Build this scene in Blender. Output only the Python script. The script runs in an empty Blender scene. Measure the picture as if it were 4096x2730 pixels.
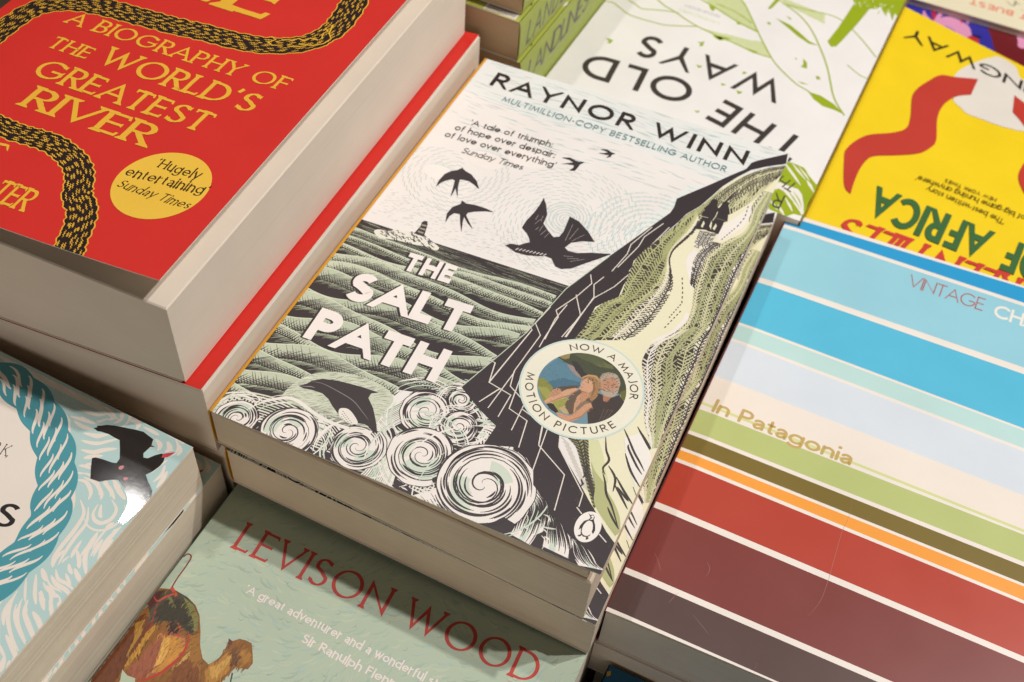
import bpy, math, random
import numpy as np
from mathutils import Vector, Matrix

SC = bpy.context.scene
COL = SC.collection
MM = 0.001
PI = math.pi
rnd = random.Random(7)

# ---------------------------------------------------------------- camera, light, exposure
cam_data = bpy.data.cameras.new("camera")
cam = bpy.data.objects.new("camera", cam_data)
COL.objects.link(cam)
cam.location = (153.126*MM, -155.476*MM, 290.810*MM)
cam.rotation_euler = (0.682591, -0.0608088, 0.4262985)
cam_data.sensor_width = 36.0
cam_data.lens = 4587.909/4096*36.0
cam_data.clip_start = 0.01
cam_data.clip_end = 20.0
cam_data.dof.use_dof = True
cam_data.dof.focus_distance = 0.350
cam_data.dof.aperture_fstop = 16.0
cam_data.dof.aperture_blades = 7
SC.camera = cam

world = bpy.data.worlds.new("World")
SC.world = world
world.use_nodes = True
world.node_tree.nodes["Background"].inputs[0].default_value = (1.0, 0.90, 0.80, 1)
world.node_tree.nodes["Background"].inputs[1].default_value = 0.028

def spot(name, direction, dist, size, power, color=(1.0, 0.962, 0.918), target=(90, 130, 0)):
    """A disc area light aimed at the table: ceiling lamps and added fills."""
    d = Vector(direction).normalized()
    ld = bpy.data.lights.new(name, 'AREA')
    ld.shape = 'DISK'
    ld.size = size
    ld.energy = power
    ld.color = color
    o = bpy.data.objects.new(name, ld)
    o.location = Vector(target)*MM + d*dist
    o.rotation_euler = (-d).to_track_quat('-Z', 'Y').to_euler()
    COL.objects.link(o)
    return o

spot("ceiling_spot_light", (-0.27, 0.17, 1.0), 1.3, 0.033, 3.1)
spot("ceiling_spot_light", (0.56, 0.17, 1.0), 1.3, 0.033, 8.6)
spot("ceiling_spot_light", (0.44, 0.275, 1.0), 1.3, 0.033, 8.6)
spot("ceiling_spot_light", (-0.440, 0.333, 0.834), 2.2, 0.04, 0.9, target=(-5.6, -35.2, -10))
spot("added_sheen_light", (-0.30, 0.62, 0.9), 2.2, 1.3, 2.8, (1.0, 0.93, 0.86))  # soft panel added to lay a faint sheen over the covers
spot("front_fill_light", (0.25, -1.0, 0.22), 1.8, 1.0, 5.5, (1.0, 0.88, 0.77))  # broad fill added low in front, for the room's far lamps

SC.view_settings.view_transform = 'Standard'
SC.view_settings.look = 'None'
SC.view_settings.exposure = -0.1
SC.view_settings.gamma = 1.0
SC.view_settings.use_curve_mapping = False
SC.cycles.max_bounces = 8
SC.cycles.diffuse_bounces = 5
SC.cycles.use_denoising = True

# ---------------------------------------------------------------- materials
def lin(h):
    h = h.lstrip('#')
    out = []
    for i in (0, 2, 4):
        c = int(h[i:i+2], 16)/255.0
        out.append(c/12.92 if c <= 0.04045 else ((c+0.055)/1.055)**2.4)
    return out

_mats = {}
def ink(col, rough=0.42, spec=0.35, grain=0.05, bump=0.0, spread=0.05):
    """Printed card: flat ink with a faint paper mottle."""
    key = (col, rough, spec, grain, bump, spread)
    if key in _mats:
        return _mats[key]
    m = bpy.data.materials.new("print_"+col.lstrip('#'))
    m.use_nodes = True
    nt = m.node_tree
    b = nt.nodes["Principled BSDF"]
    c = [v*0.93 for v in lin(col)]
    tc = nt.nodes.new("ShaderNodeTexCoord")
    n1 = nt.nodes.new("ShaderNodeTexNoise"); n1.inputs["Scale"].default_value = 2600; n1.inputs["Detail"].default_value = 2
    n2 = nt.nodes.new("ShaderNodeTexNoise"); n2.inputs["Scale"].default_value = 45; n2.inputs["Detail"].default_value = 3
    nt.links.new(tc.outputs["Object"], n1.inputs["Vector"])
    nt.links.new(tc.outputs["Object"], n2.inputs["Vector"])
    ad = nt.nodes.new("ShaderNodeMath"); ad.operation = 'ADD'
    nt.links.new(n1.outputs["Fac"], ad.inputs[0]); nt.links.new(n2.outputs["Fac"], ad.inputs[1])
    mr = nt.nodes.new("ShaderNodeMapRange")
    mr.inputs["From Min"].default_value = 0.6; mr.inputs["From Max"].default_value = 1.4
    mr.inputs["To Min"].default_value = 1-grain; mr.inputs["To Max"].default_value = 1+grain
    nt.links.new(ad.outputs[0], mr.inputs["Value"])
    mx = nt.nodes.new("ShaderNodeVectorMath"); mx.operation = 'SCALE'
    mx.inputs[0].default_value = c
    nt.links.new(mr.outputs[0], mx.inputs["Scale"])
    nt.links.new(mx.outputs[0], b.inputs["Base Color"])
    b.inputs["Specular IOR Level"].default_value = spec
    rr = nt.nodes.new("ShaderNodeMapRange")
    rr.inputs["To Min"].default_value = rough-spread; rr.inputs["To Max"].default_value = rough+spread
    nt.links.new(n2.outputs["Fac"], rr.inputs["Value"])
    nt.links.new(rr.outputs[0], b.inputs["Roughness"])
    if bump:
        bp = nt.nodes.new("ShaderNodeBump"); bp.inputs["Strength"].default_value = bump
        bp.inputs["Distance"].default_value = 0.0002
        n3 = nt.nodes.new("ShaderNodeTexNoise"); n3.inputs["Scale"].default_value = 700; n3.inputs["Detail"].default_value = 4
        nt.links.new(tc.outputs["Object"], n3.inputs["Vector"])
        nt.links.new(n3.outputs["Fac"], bp.inputs["Height"])
        nt.links.new(bp.outputs[0], b.inputs["Normal"])
    _mats[key] = m
    return m

def page_mat(col, lines=1.0, name="page_edges"):
    """Cut edges of a block of pages: fine streaks along the sheets, grey-cream."""
    key = (name, col, lines)
    if key in _mats:
        return _mats[key]
    m = bpy.data.materials.new(name)
    m.use_nodes = True
    nt = m.node_tree
    b = nt.nodes["Principled BSDF"]
    b.inputs["Roughness"].default_value = 0.9
    b.inputs["Specular IOR Level"].default_value = 0.1
    c = lin(col)
    tc = nt.nodes.new("ShaderNodeTexCoord")
    mp = nt.nodes.new("ShaderNodeMapping"); mp.inputs["Scale"].default_value = (10, 10, 6500)
    nt.links.new(tc.outputs["Object"], mp.inputs["Vector"])
    n1 = nt.nodes.new("ShaderNodeTexNoise"); n1.inputs["Scale"].default_value = 1.0; n1.inputs["Detail"].default_value = 3
    nt.links.new(mp.outputs[0], n1.inputs["Vector"])
    mp2 = nt.nodes.new("ShaderNodeMapping"); mp2.inputs["Scale"].default_value = (5, 5, 2400)
    nt.links.new(tc.outputs["Object"], mp2.inputs["Vector"])
    n2 = nt.nodes.new("ShaderNodeTexNoise"); n2.inputs["Scale"].default_value = 1.0; n2.inputs["Detail"].default_value = 4
    nt.links.new(mp2.outputs[0], n2.inputs["Vector"])
    n4 = nt.nodes.new("ShaderNodeTexNoise"); n4.inputs["Scale"].default_value = 60.0; n4.inputs["Detail"].default_value = 4
    nt.links.new(tc.outputs["Object"], n4.inputs["Vector"])
    ad = nt.nodes.new("ShaderNodeMath"); ad.operation = 'ADD'
    nt.links.new(n1.outputs["Fac"], ad.inputs[0]); nt.links.new(n2.outputs["Fac"], ad.inputs[1])
    ad2 = nt.nodes.new("ShaderNodeMath"); ad2.operation = 'ADD'
    nt.links.new(ad.outputs[0], ad2.inputs[0]); nt.links.new(n4.outputs["Fac"], ad2.inputs[1])
    mr = nt.nodes.new("ShaderNodeMapRange")
    mr.inputs["From Min"].default_value = 1.0; mr.inputs["From Max"].default_value = 2.0
    mr.inputs["To Min"].default_value = 1-0.14*lines; mr.inputs["To Max"].default_value = 1+0.11*lines
    nt.links.new(ad2.outputs[0], mr.inputs["Value"])
    mp3 = nt.nodes.new("ShaderNodeMapping"); mp3.inputs["Scale"].default_value = (7, 7, 1500)
    nt.links.new(tc.outputs["Object"], mp3.inputs["Vector"])
    n5 = nt.nodes.new("ShaderNodeTexNoise"); n5.inputs["Scale"].default_value = 1.0; n5.inputs["Detail"].default_value = 2
    nt.links.new(mp3.outputs[0], n5.inputs["Vector"])
    gp = nt.nodes.new("ShaderNodeMapRange")
    gp.inputs["From Min"].default_value = 0.66; gp.inputs["From Max"].default_value = 0.74
    gp.inputs["To Min"].default_value = 1.0; gp.inputs["To Max"].default_value = 1-0.32*lines
    nt.links.new(n5.outputs["Fac"], gp.inputs["Value"])
    ml = nt.nodes.new("ShaderNodeMath"); ml.operation = 'MULTIPLY'
    nt.links.new(mr.outputs[0], ml.inputs[0]); nt.links.new(gp.outputs[0], ml.inputs[1])
    mx = nt.nodes.new("ShaderNodeVectorMath"); mx.operation = 'SCALE'
    mx.inputs[0].default_value = c
    nt.links.new(ml.outputs[0], mx.inputs["Scale"])
    nt.links.new(mx.outputs[0], b.inputs["Base Color"])
    bp = nt.nodes.new("ShaderNodeBump"); bp.inputs["Strength"].default_value = 0.2*lines
    bp.inputs["Distance"].default_value = 0.0002
    nt.links.new(n1.outputs["Fac"], bp.inputs["Height"])
    nt.links.new(bp.outputs[0], b.inputs["Normal"])
    _mats[key] = m
    return m

# ---------------------------------------------------------------- flat print art as real layered sheets
class Art:
    """Collects flat shapes in a cover's own millimetre frame (u right, v up) and turns them into one mesh."""
    DZ = 0.00016
    def __init__(self, W, H, rough=0.42, spec=0.35, z0=0.002, warp=None, clip=True):
        self.W, self.H = W, H
        self.v, self.f, self.m, self.mats = [], [], [], []
        self.z = z0
        self.rough, self.spec, self.warp = rough, spec, warp
        self.clip = clip
        self.k = 0
    def layer(self, n=4):
        self.z += self.DZ*n
    def mid(self, col):
        m = col if not isinstance(col, str) else ink(col, self.rough, self.spec)
        if m not in self.mats:
            self.mats.append(m)
        return self.mats.index(m)
    def poly(self, pts, col, dz=None):
        if len(pts) < 3:
            return
        if self.clip:
            pts = clip_rect(pts, 0, 0, self.W, self.H)
            if len(pts) < 3:
                return
        self.k = (self.k+1) % 7
        z = self.z + self.k*self.DZ*0.5
        i0 = len(self.v)
        self.v += [(p[0], p[1], z) for p in pts]
        self.f.append(list(range(i0, i0+len(pts))))
        self.m.append(self.mid(col))
    def rect(self, u0, v0, u1, v1, col):
        self.poly([(u0, v0), (u1, v0), (u1, v1), (u0, v1)], col)
    def quads(self, L, R, col):
        for i in range(len(L)-1):
            a, b, c, d = L[i], L[i+1], R[i+1], R[i]
            self.k += 0
            pts = [d, c, b, a]
            if self.clip:
                pts = clip_rect(pts, 0, 0, self.W, self.H)
            if len(pts) >= 3:
                i0 = len(self.v)
                z = self.z + self.k*self.DZ*0.5
                self.v += [(p[0], p[1], z) for p in pts]
                self.f.append(list(range(i0, i0+len(pts))))
                self.m.append(self.mid(col))
        self.k = (self.k+1) % 7
    def line(self, pts, w, col, taper=None):
        """A stroke of width w (mm); taper='both'/'end' narrows its ends."""
        if len(pts) < 2:
            return
        n = len(pts)
        L, R = [], []
        for i, p in enumerate(pts):
            a = pts[max(0, i-1)]; b = pts[min(n-1, i+1)]
            dx, dy = b[0]-a[0], b[1]-a[1]
            l = math.hypot(dx, dy) or 1e-9
            nx, ny = -dy/l, dx/l
            t = i/(n-1)
            h = w/2
            if taper == 'both':
                h *= max(0.12, math.sin(PI*t))**0.6
            elif taper == 'end':
                h *= max(0.1, 1-t)**0.7
            if 0 < i < n-1:
                d1 = (p[0]-a[0], p[1]-a[1]); d2 = (b[0]-p[0], b[1]-p[1])
                l1 = math.hypot(*d1) or 1e-9; l2 = math.hypot(*d2) or 1e-9
                c = (d1[0]*d2[0]+d1[1]*d2[1])/(l1*l2)
                mt = 1/max(0.45, math.sqrt(max(0, (1+c)/2)))
                h *= mt
            L.append((p[0]+nx*h, p[1]+ny*h)); R.append((p[0]-nx*h, p[1]-ny*h))
        self.quads(L, R, col)
    def disc(self, c, r, col, n=64, r2=None, wob=0.0, rng=None):
        pts = []
        for i in range(n):
            a = 2*PI*i/n
            k = 1+(wob*(rng.random()-0.5) if rng else 0)
            pts.append((c[0]+r*k*math.cos(a), c[1]+(r2 or r)*k*math.sin(a)))
        self.poly(pts, col)
    def ring(self, c, r0, r1, col, n=72):
        A = [(c[0]+r0*math.cos(2*PI*i/n), c[1]+r0*math.sin(2*PI*i/n)) for i in range(n+1)]
        B = [(c[0]+r1*math.cos(2*PI*i/n), c[1]+r1*math.sin(2*PI*i/n)) for i in range(n+1)]
        self.quads(B, A, col)
    def build(self, name, parent, base=None, thick=0.32, edge='#efe6da', grid=None, smooth=False):
        """One mesh: the card slab (base ink on top, paper edges) and every printed shape on it."""
        v, f, m = list(self.v), list(self.f), list(self.m)
        if base is not None:
            bi, ei = self.mid(base), self.mid(ink(edge, 0.7, 0.2))
            nu, nv = grid or (1, 1)
            i0 = len(v)
            for lay in (0.0, -thick):
                for j in range(nv+1):
                    for i in range(nu+1):
                        v.append((self.W*i/nu, self.H*j/nv, lay))
            S = (nu+1)*(nv+1)
            g = lambda i, j, l: i0+l*S+j*(nu+1)+i
            for j in range(nv):
                for i in range(nu):
                    f.append([g(i, j, 0), g(i+1, j, 0), g(i+1, j+1, 0), g(i, j+1, 0)]); m.append(bi)
                    f.append([g(i, j, 1), g(i, j+1, 1), g(i+1, j+1, 1), g(i+1, j, 1)]); m.append(ei)
            for i in range(nu):
                f.append([g(i, 0, 1), g(i+1, 0, 1), g(i+1, 0, 0), g(i, 0, 0)]); m.append(ei)
                f.append([g(i+1, nv, 1), g(i, nv, 1), g(i, nv, 0), g(i+1, nv, 0)]); m.append(ei)
            for j in range(nv):
                f.append([g(0, j+1, 1), g(0, j, 1), g(0, j, 0), g(0, j+1, 0)]); m.append(ei)
                f.append([g(nu, j, 1), g(nu, j+1, 1), g(nu, j+1, 0), g(nu, j, 0)]); m.append(ei)
        if self.warp:
            v = [(a, b, c+self.warp(a, b)) for a, b, c in v]
        me = bpy.data.meshes.new(name)
        me.from_pydata([(a*MM, b*MM, c*MM) for a, b, c in v], [], f)
        for mt in self.mats:
            me.materials.append(mt)
        me.polygons.foreach_set("material_index", m)
        # every printed face looks up
        me.update()
        flip = [p.index for p in me.polygons if p.normal.z < -0.2 and p.index < len(self.f)]
        for i in flip:
            me.polygons[i].flip()
        me.update()
        o = bpy.data.objects.new(name, me)
        COL.objects.link(o)
        if parent is not None:
            o.parent = parent
        return o

def clip_rect(pts, x0, y0, x1, y1):
    inside = all(x0 <= p[0] <= x1 and y0 <= p[1] <= y1 for p in pts)
    if inside:
        return pts
    for ax, val, sgn in ((0, x0, 1), (0, x1, -1), (1, y0, 1), (1, y1, -1)):
        out = []
        n = len(pts)
        for i in range(n):
            a, b = pts[i], pts[(i+1) % n]
            ia, ib = sgn*(a[ax]-val) >= 0, sgn*(b[ax]-val) >= 0
            if ia:
                out.append(a)
            if ia != ib:
                t = (val-a[ax])/(b[ax]-a[ax])
                q = [a[0]+(b[0]-a[0])*t, a[1]+(b[1]-a[1])*t]
                q[ax] = val
                out.append(tuple(q))
        pts = out
        if len(pts) < 3:
            return []
    return pts

def smooth_line(pts, n=6):
    """Catmull-Rom through the points."""
    if len(pts) < 3:
        return list(pts)
    P = [pts[0]]+list(pts)+[pts[-1]]
    out = []
    for i in range(1, len(P)-2):
        p0, p1, p2, p3 = P[i-1], P[i], P[i+1], P[i+2]
        for k in range(n):
            t = k/n
            out.append(tuple(0.5*((2*p1[a])+(-p0[a]+p2[a])*t+(2*p0[a]-5*p1[a]+4*p2[a]-p3[a])*t*t+(-p0[a]+3*p1[a]-3*p2[a]+p3[a])*t**3) for a in (0, 1)))
    out.append(tuple(pts[-1]))
    return out

def smooth_loop(pts, n=5):
    P = [pts[-1]]+list(pts)+[pts[0], pts[1]]
    out = []
    for i in range(1, len(P)-2):
        p0, p1, p2, p3 = P[i-1], P[i], P[i+1], P[i+2]
        for k in range(n):
            t = k/n
            out.append(tuple(0.5*((2*p1[a])+(-p0[a]+p2[a])*t+(2*p0[a]-5*p1[a]+4*p2[a]-p3[a])*t*t+(-p0[a]+3*p1[a]-3*p2[a]+p3[a])*t**3) for a in (0, 1)))
    return out

def resample(pts, n):
    d = [0]
    for a, b in zip(pts, pts[1:]):
        d.append(d[-1]+math.hypot(b[0]-a[0], b[1]-a[1]))
    out, j = [], 0
    for i in range(n):
        s = d[-1]*i/(n-1)
        while j < len(d)-2 and d[j+1] < s:
            j += 1
        t = (s-d[j])/((d[j+1]-d[j]) or 1e-9)
        out.append((pts[j][0]+(pts[j+1][0]-pts[j][0])*t, pts[j][1]+(pts[j+1][1]-pts[j][1])*t))
    return out

def inside(p, poly):
    x, y = p
    c = False
    n = len(poly)
    for i in range(n):
        x1, y1 = poly[i]; x2, y2 = poly[i-1]
        if (y1 > y) != (y2 > y) and x < (x2-x1)*(y-y1)/(y2-y1)+x1:
            c = not c
    return c

# ---------------------------------------------------------------- lettering: pen strokes on letter skeletons
def arc(cx, cy, rx, ry, a0, a1, n=None):
    n = n or max(4, int(abs(a1-a0)/9))
    return [(cx+rx*math.cos(math.radians(a0+(a1-a0)*i/n)), cy+ry*math.sin(math.radians(a0+(a1-a0)*i/n))) for i in range(n+1)]

X = 0.62   # x-height
def _glyphs():
    G = {}
    G['A'] = (.84, [[(0, 0), (.42, 1), (.84, 0)], [(.14, .33), (.70, .33)]])
    G['B'] = (.56, [[(0, 0), (0, 1)], [(0, 1), (.28, 1)]+arc(.28, .76, .24, .24, 90, -90)+[(0, .52)], [(0, .52), (.30, .52)]+arc(.30, .26, .26, .26, 90, -90)+[(0, 0)]])
    G['C'] = (.86, [arc(.5, .5, .5, .5, 42, 318)])
    G['D'] = (.76, [[(0, 0), (0, 1)], [(0, 1), (.26, 1)]+arc(.26, .5, .5, .5, 90, -90)+[(0, 0)]])
    G['E'] = (.50, [[(0, 0), (0, 1)], [(0, 1), (.5, 1)], [(0, .52), (.46, .52)], [(0, 0), (.5, 0)]])
    G['F'] = (.48, [[(0, 0), (0, 1)], [(0, 1), (.48, 1)], [(0, .52), (.42, .52)]])
    G['G'] = (.96, [arc(.5, .5, .5, .5, 42, 335)+[(.95, .42)], [(.95, .45), (.56, .45)]])
    G['H'] = (.70, [[(0, 0), (0, 1)], [(.7, 0), (.7, 1)], [(0, .52), (.7, .52)]])
    G['I'] = (.0, [[(0, 0), (0, 1)]])
    G['J'] = (.34, [[(.34, 1), (.34, .22)]+arc(.14, .2, .2, .2, 0, -100)])
    G['K'] = (.62, [[(0, 0), (0, 1)], [(.58, 1), (.03, .46)], [(.18, .58), (.62, 0)]])
    G['L'] = (.46, [[(0, 1), (0, 0)], [(0, 0), (.46, 0)]])
    G['M'] = (.96, [[(0, 0), (.14, 1), (.48, .1), (.82, 1), (.96, 0)]])
    G['N'] = (.76, [[(0, 0), (0, 1), (.76, 0), (.76, 1)]])
    G['O'] = (1.0, [arc(.5, .5, .5, .5, 90, 450, 44)])
    G['P'] = (.54, [[(0, 0), (0, 1)], [(0, 1), (.27, 1)]+arc(.27, .73, .27, .27, 90, -90)+[(0, .46)]])
    G['Q'] = (1.0, [arc(.5, .5, .5, .5, 90, 450, 44), [(.55, .35), (1, -.05)]])
    G['R'] = (.58, [[(0, 0), (0, 1)], [(0, 1), (.27, 1)]+arc(.27, .74, .26, .26, 90, -90)+[(0, .48)], [(.22, .48), (.58, 0)]])
    G['S'] = (.56, [arc(.29, .76, .24, .24, 35, 215, 14)+smooth_line([(.10, .62), (.30, .52), (.50, .38)], 4)[1:-1]+arc(.29, .26, .27, .26, 25, -150, 16)])
    G['T'] = (.62, [[(.31, 0), (.31, 1)], [(0, 1), (.62, 1)]])
    G['U'] = (.68, [[(0, 1), (0, .34)]+arc(.34, .34, .34, .34, 180, 360)+[(.68, 1)]])
    G['V'] = (.80, [[(0, 1), (.4, 0), (.8, 1)]])
    G['W'] = (1.24, [[(0, 1), (.33, 0), (.62, .92), (.91, 0), (1.24, 1)]])
    G['X'] = (.7, [[(0, 0), (.7, 1)], [(0, 1), (.7, 0)]])
    G['Y'] = (.72, [[(0, 1), (.36, .47)], [(.72, 1), (.36, .47), (.36, 0)]])
    G['Z'] = (.64, [[(.02, 1), (.62, 1), (0, 0), (.64, 0)]])
    r = X/2
    o = lambda cx: arc(cx, r, r, r, 90, 450, 32)
    G['a'] = (2*r, [o(r), [(2*r, X), (2*r, 0)]])
    G['@'] = (.46, [arc(.22, .40, .22, .22, 150, 0)+[(.44, .40), (.44, 0)], smooth_line([(.44, .36), (.22, .33), (.02, .18), (.12, .0), (.30, .03), (.44, .16)], 4)])
    G['b'] = (2*r, [o(r), [(0, 1), (0, 0)]])
    G['c'] = (1.7*r, [arc(r, r, r, r, 45, 315)])
    G['d'] = (2*r, [o(r), [(2*r, 1.02), (2*r, 0)]])
    G['e'] = (2*r, [[(.02, r*.98), (2*r, r*.98)]+arc(r, r, r, r, 0, 318)])
    G['f'] = (.30, [[(.12, 0), (.12, .78)]+arc(.30, .80, .18, .2, 180, 80), [(0, X), (.30, X)]])
    G['g'] = (2*r, [o(r), [(2*r, X), (2*r, -.08)]+arc(r*.95, -.08, r*1.05, .24, 0, -150)])
    G['h'] = (.5, [[(0, 0), (0, 1.02)], [(0, X*.55)]+arc(.25, X-.25, .25, .25, 170, 0)+[(.5, 0)]])
    G['i'] = (.0, [[(0, 0), (0, X)], 'dot'])
    G['k'] = (.46, [[(0, 0), (0, 1.02)], [(.42, X), (.02, .28)], [(.14, .38), (.46, 0)]])
    G['l'] = (.0, [[(0, 0), (0, 1.02)]])
    G['m'] = (.84, [[(0, 0), (0, X)], [(0, X*.6)]+arc(.21, X-.21, .21, .21, 170, 0)+[(.42, 0)], [(.42, X*.6)]+arc(.63, X-.21, .21, .21, 170, 0)+[(.84, 0)]])
    G['n'] = (.5, [[(0, 0), (0, X)], [(0, X*.55)]+arc(.25, X-.25, .25, .25, 170, 0)+[(.5, 0)]])
    G['o'] = (2*r, [o(r)])
    G['p'] = (2*r, [o(r), [(0, X), (0, -.36)]])
    G['q'] = (2*r, [o(r), [(2*r, X), (2*r, -.36)]])
    G['r'] = (.28, [[(0, 0), (0, X)], [(0, X*.6)]+arc(.24, X-.24, .24, .24, 170, 70)])
    G['s'] = (.36, [arc(.18, .47, .16, .15, 35, 215, 10)+[(.20, .32)]+arc(.18, .16, .18, .16, 25, -150, 12)])
    G['t'] = (.28, [[(.13, .9), (.13, .12)]+arc(.25, .12, .12, .12, 180, 280), [(0, X), (.28, X)]])
    G['u'] = (.5, [[(0, X), (0, .25)]+arc(.25, .25, .25, .25, 180, 360), [(.5, X), (.5, 0)]])
    G['v'] = (.5, [[(0, X), (.25, 0), (.5, X)]])
    G['w'] = (.82, [[(0, X), (.21, 0), (.41, X), (.61, 0), (.82, X)]])
    G['y'] = (.52, [[(0, X), (.27, .02)], [(.52, X), (.16, -.36)]])
    G[','] = (.06, [[(.06, .09), (-.02, -.16)]])
    G['.'] = (.04, ['dot0'])
    G[':'] = (.04, ['dot0', 'dotx'])
    G[';'] = (.06, [[(.06, .09), (-.02, -.16)], 'dotx'])
    G['-'] = (.28, [[(0, .42), (.28, .42)]])
    G['\u2018'] = (.08, [[(.09, 1.04), (0, .80)]])
    G['\u2019'] = (.08, [[(.09, 1.04), (0, .80)]])
    G["'"] = (.04, [[(.06, 1.04), (0, .78)]])
    return G
GLYPH = _glyphs()

class Pen:
    def __init__(self, w, thin=None, nib=15.0, serif=0.0, slant=0.0, gap=0.12, wx=1.0, rnd=False, wob=0.0, alt=False, space=0.36):
        self.w, self.thin, self.nib = w, (w if thin is None else thin), math.radians(nib)
        self.serif, self.slant, self.gap, self.wx = serif, slant, gap, wx
        self.rnd, self.wob, self.alt, self.space = rnd, wob, alt, space
    def width(self, dx, dy):
        l = math.hypot(dx, dy) or 1e-9
        c = abs(dx/l*math.sin(self.nib)-dy/l*math.cos(self.nib))
        return self.thin+(self.w-self.thin)*c

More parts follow.
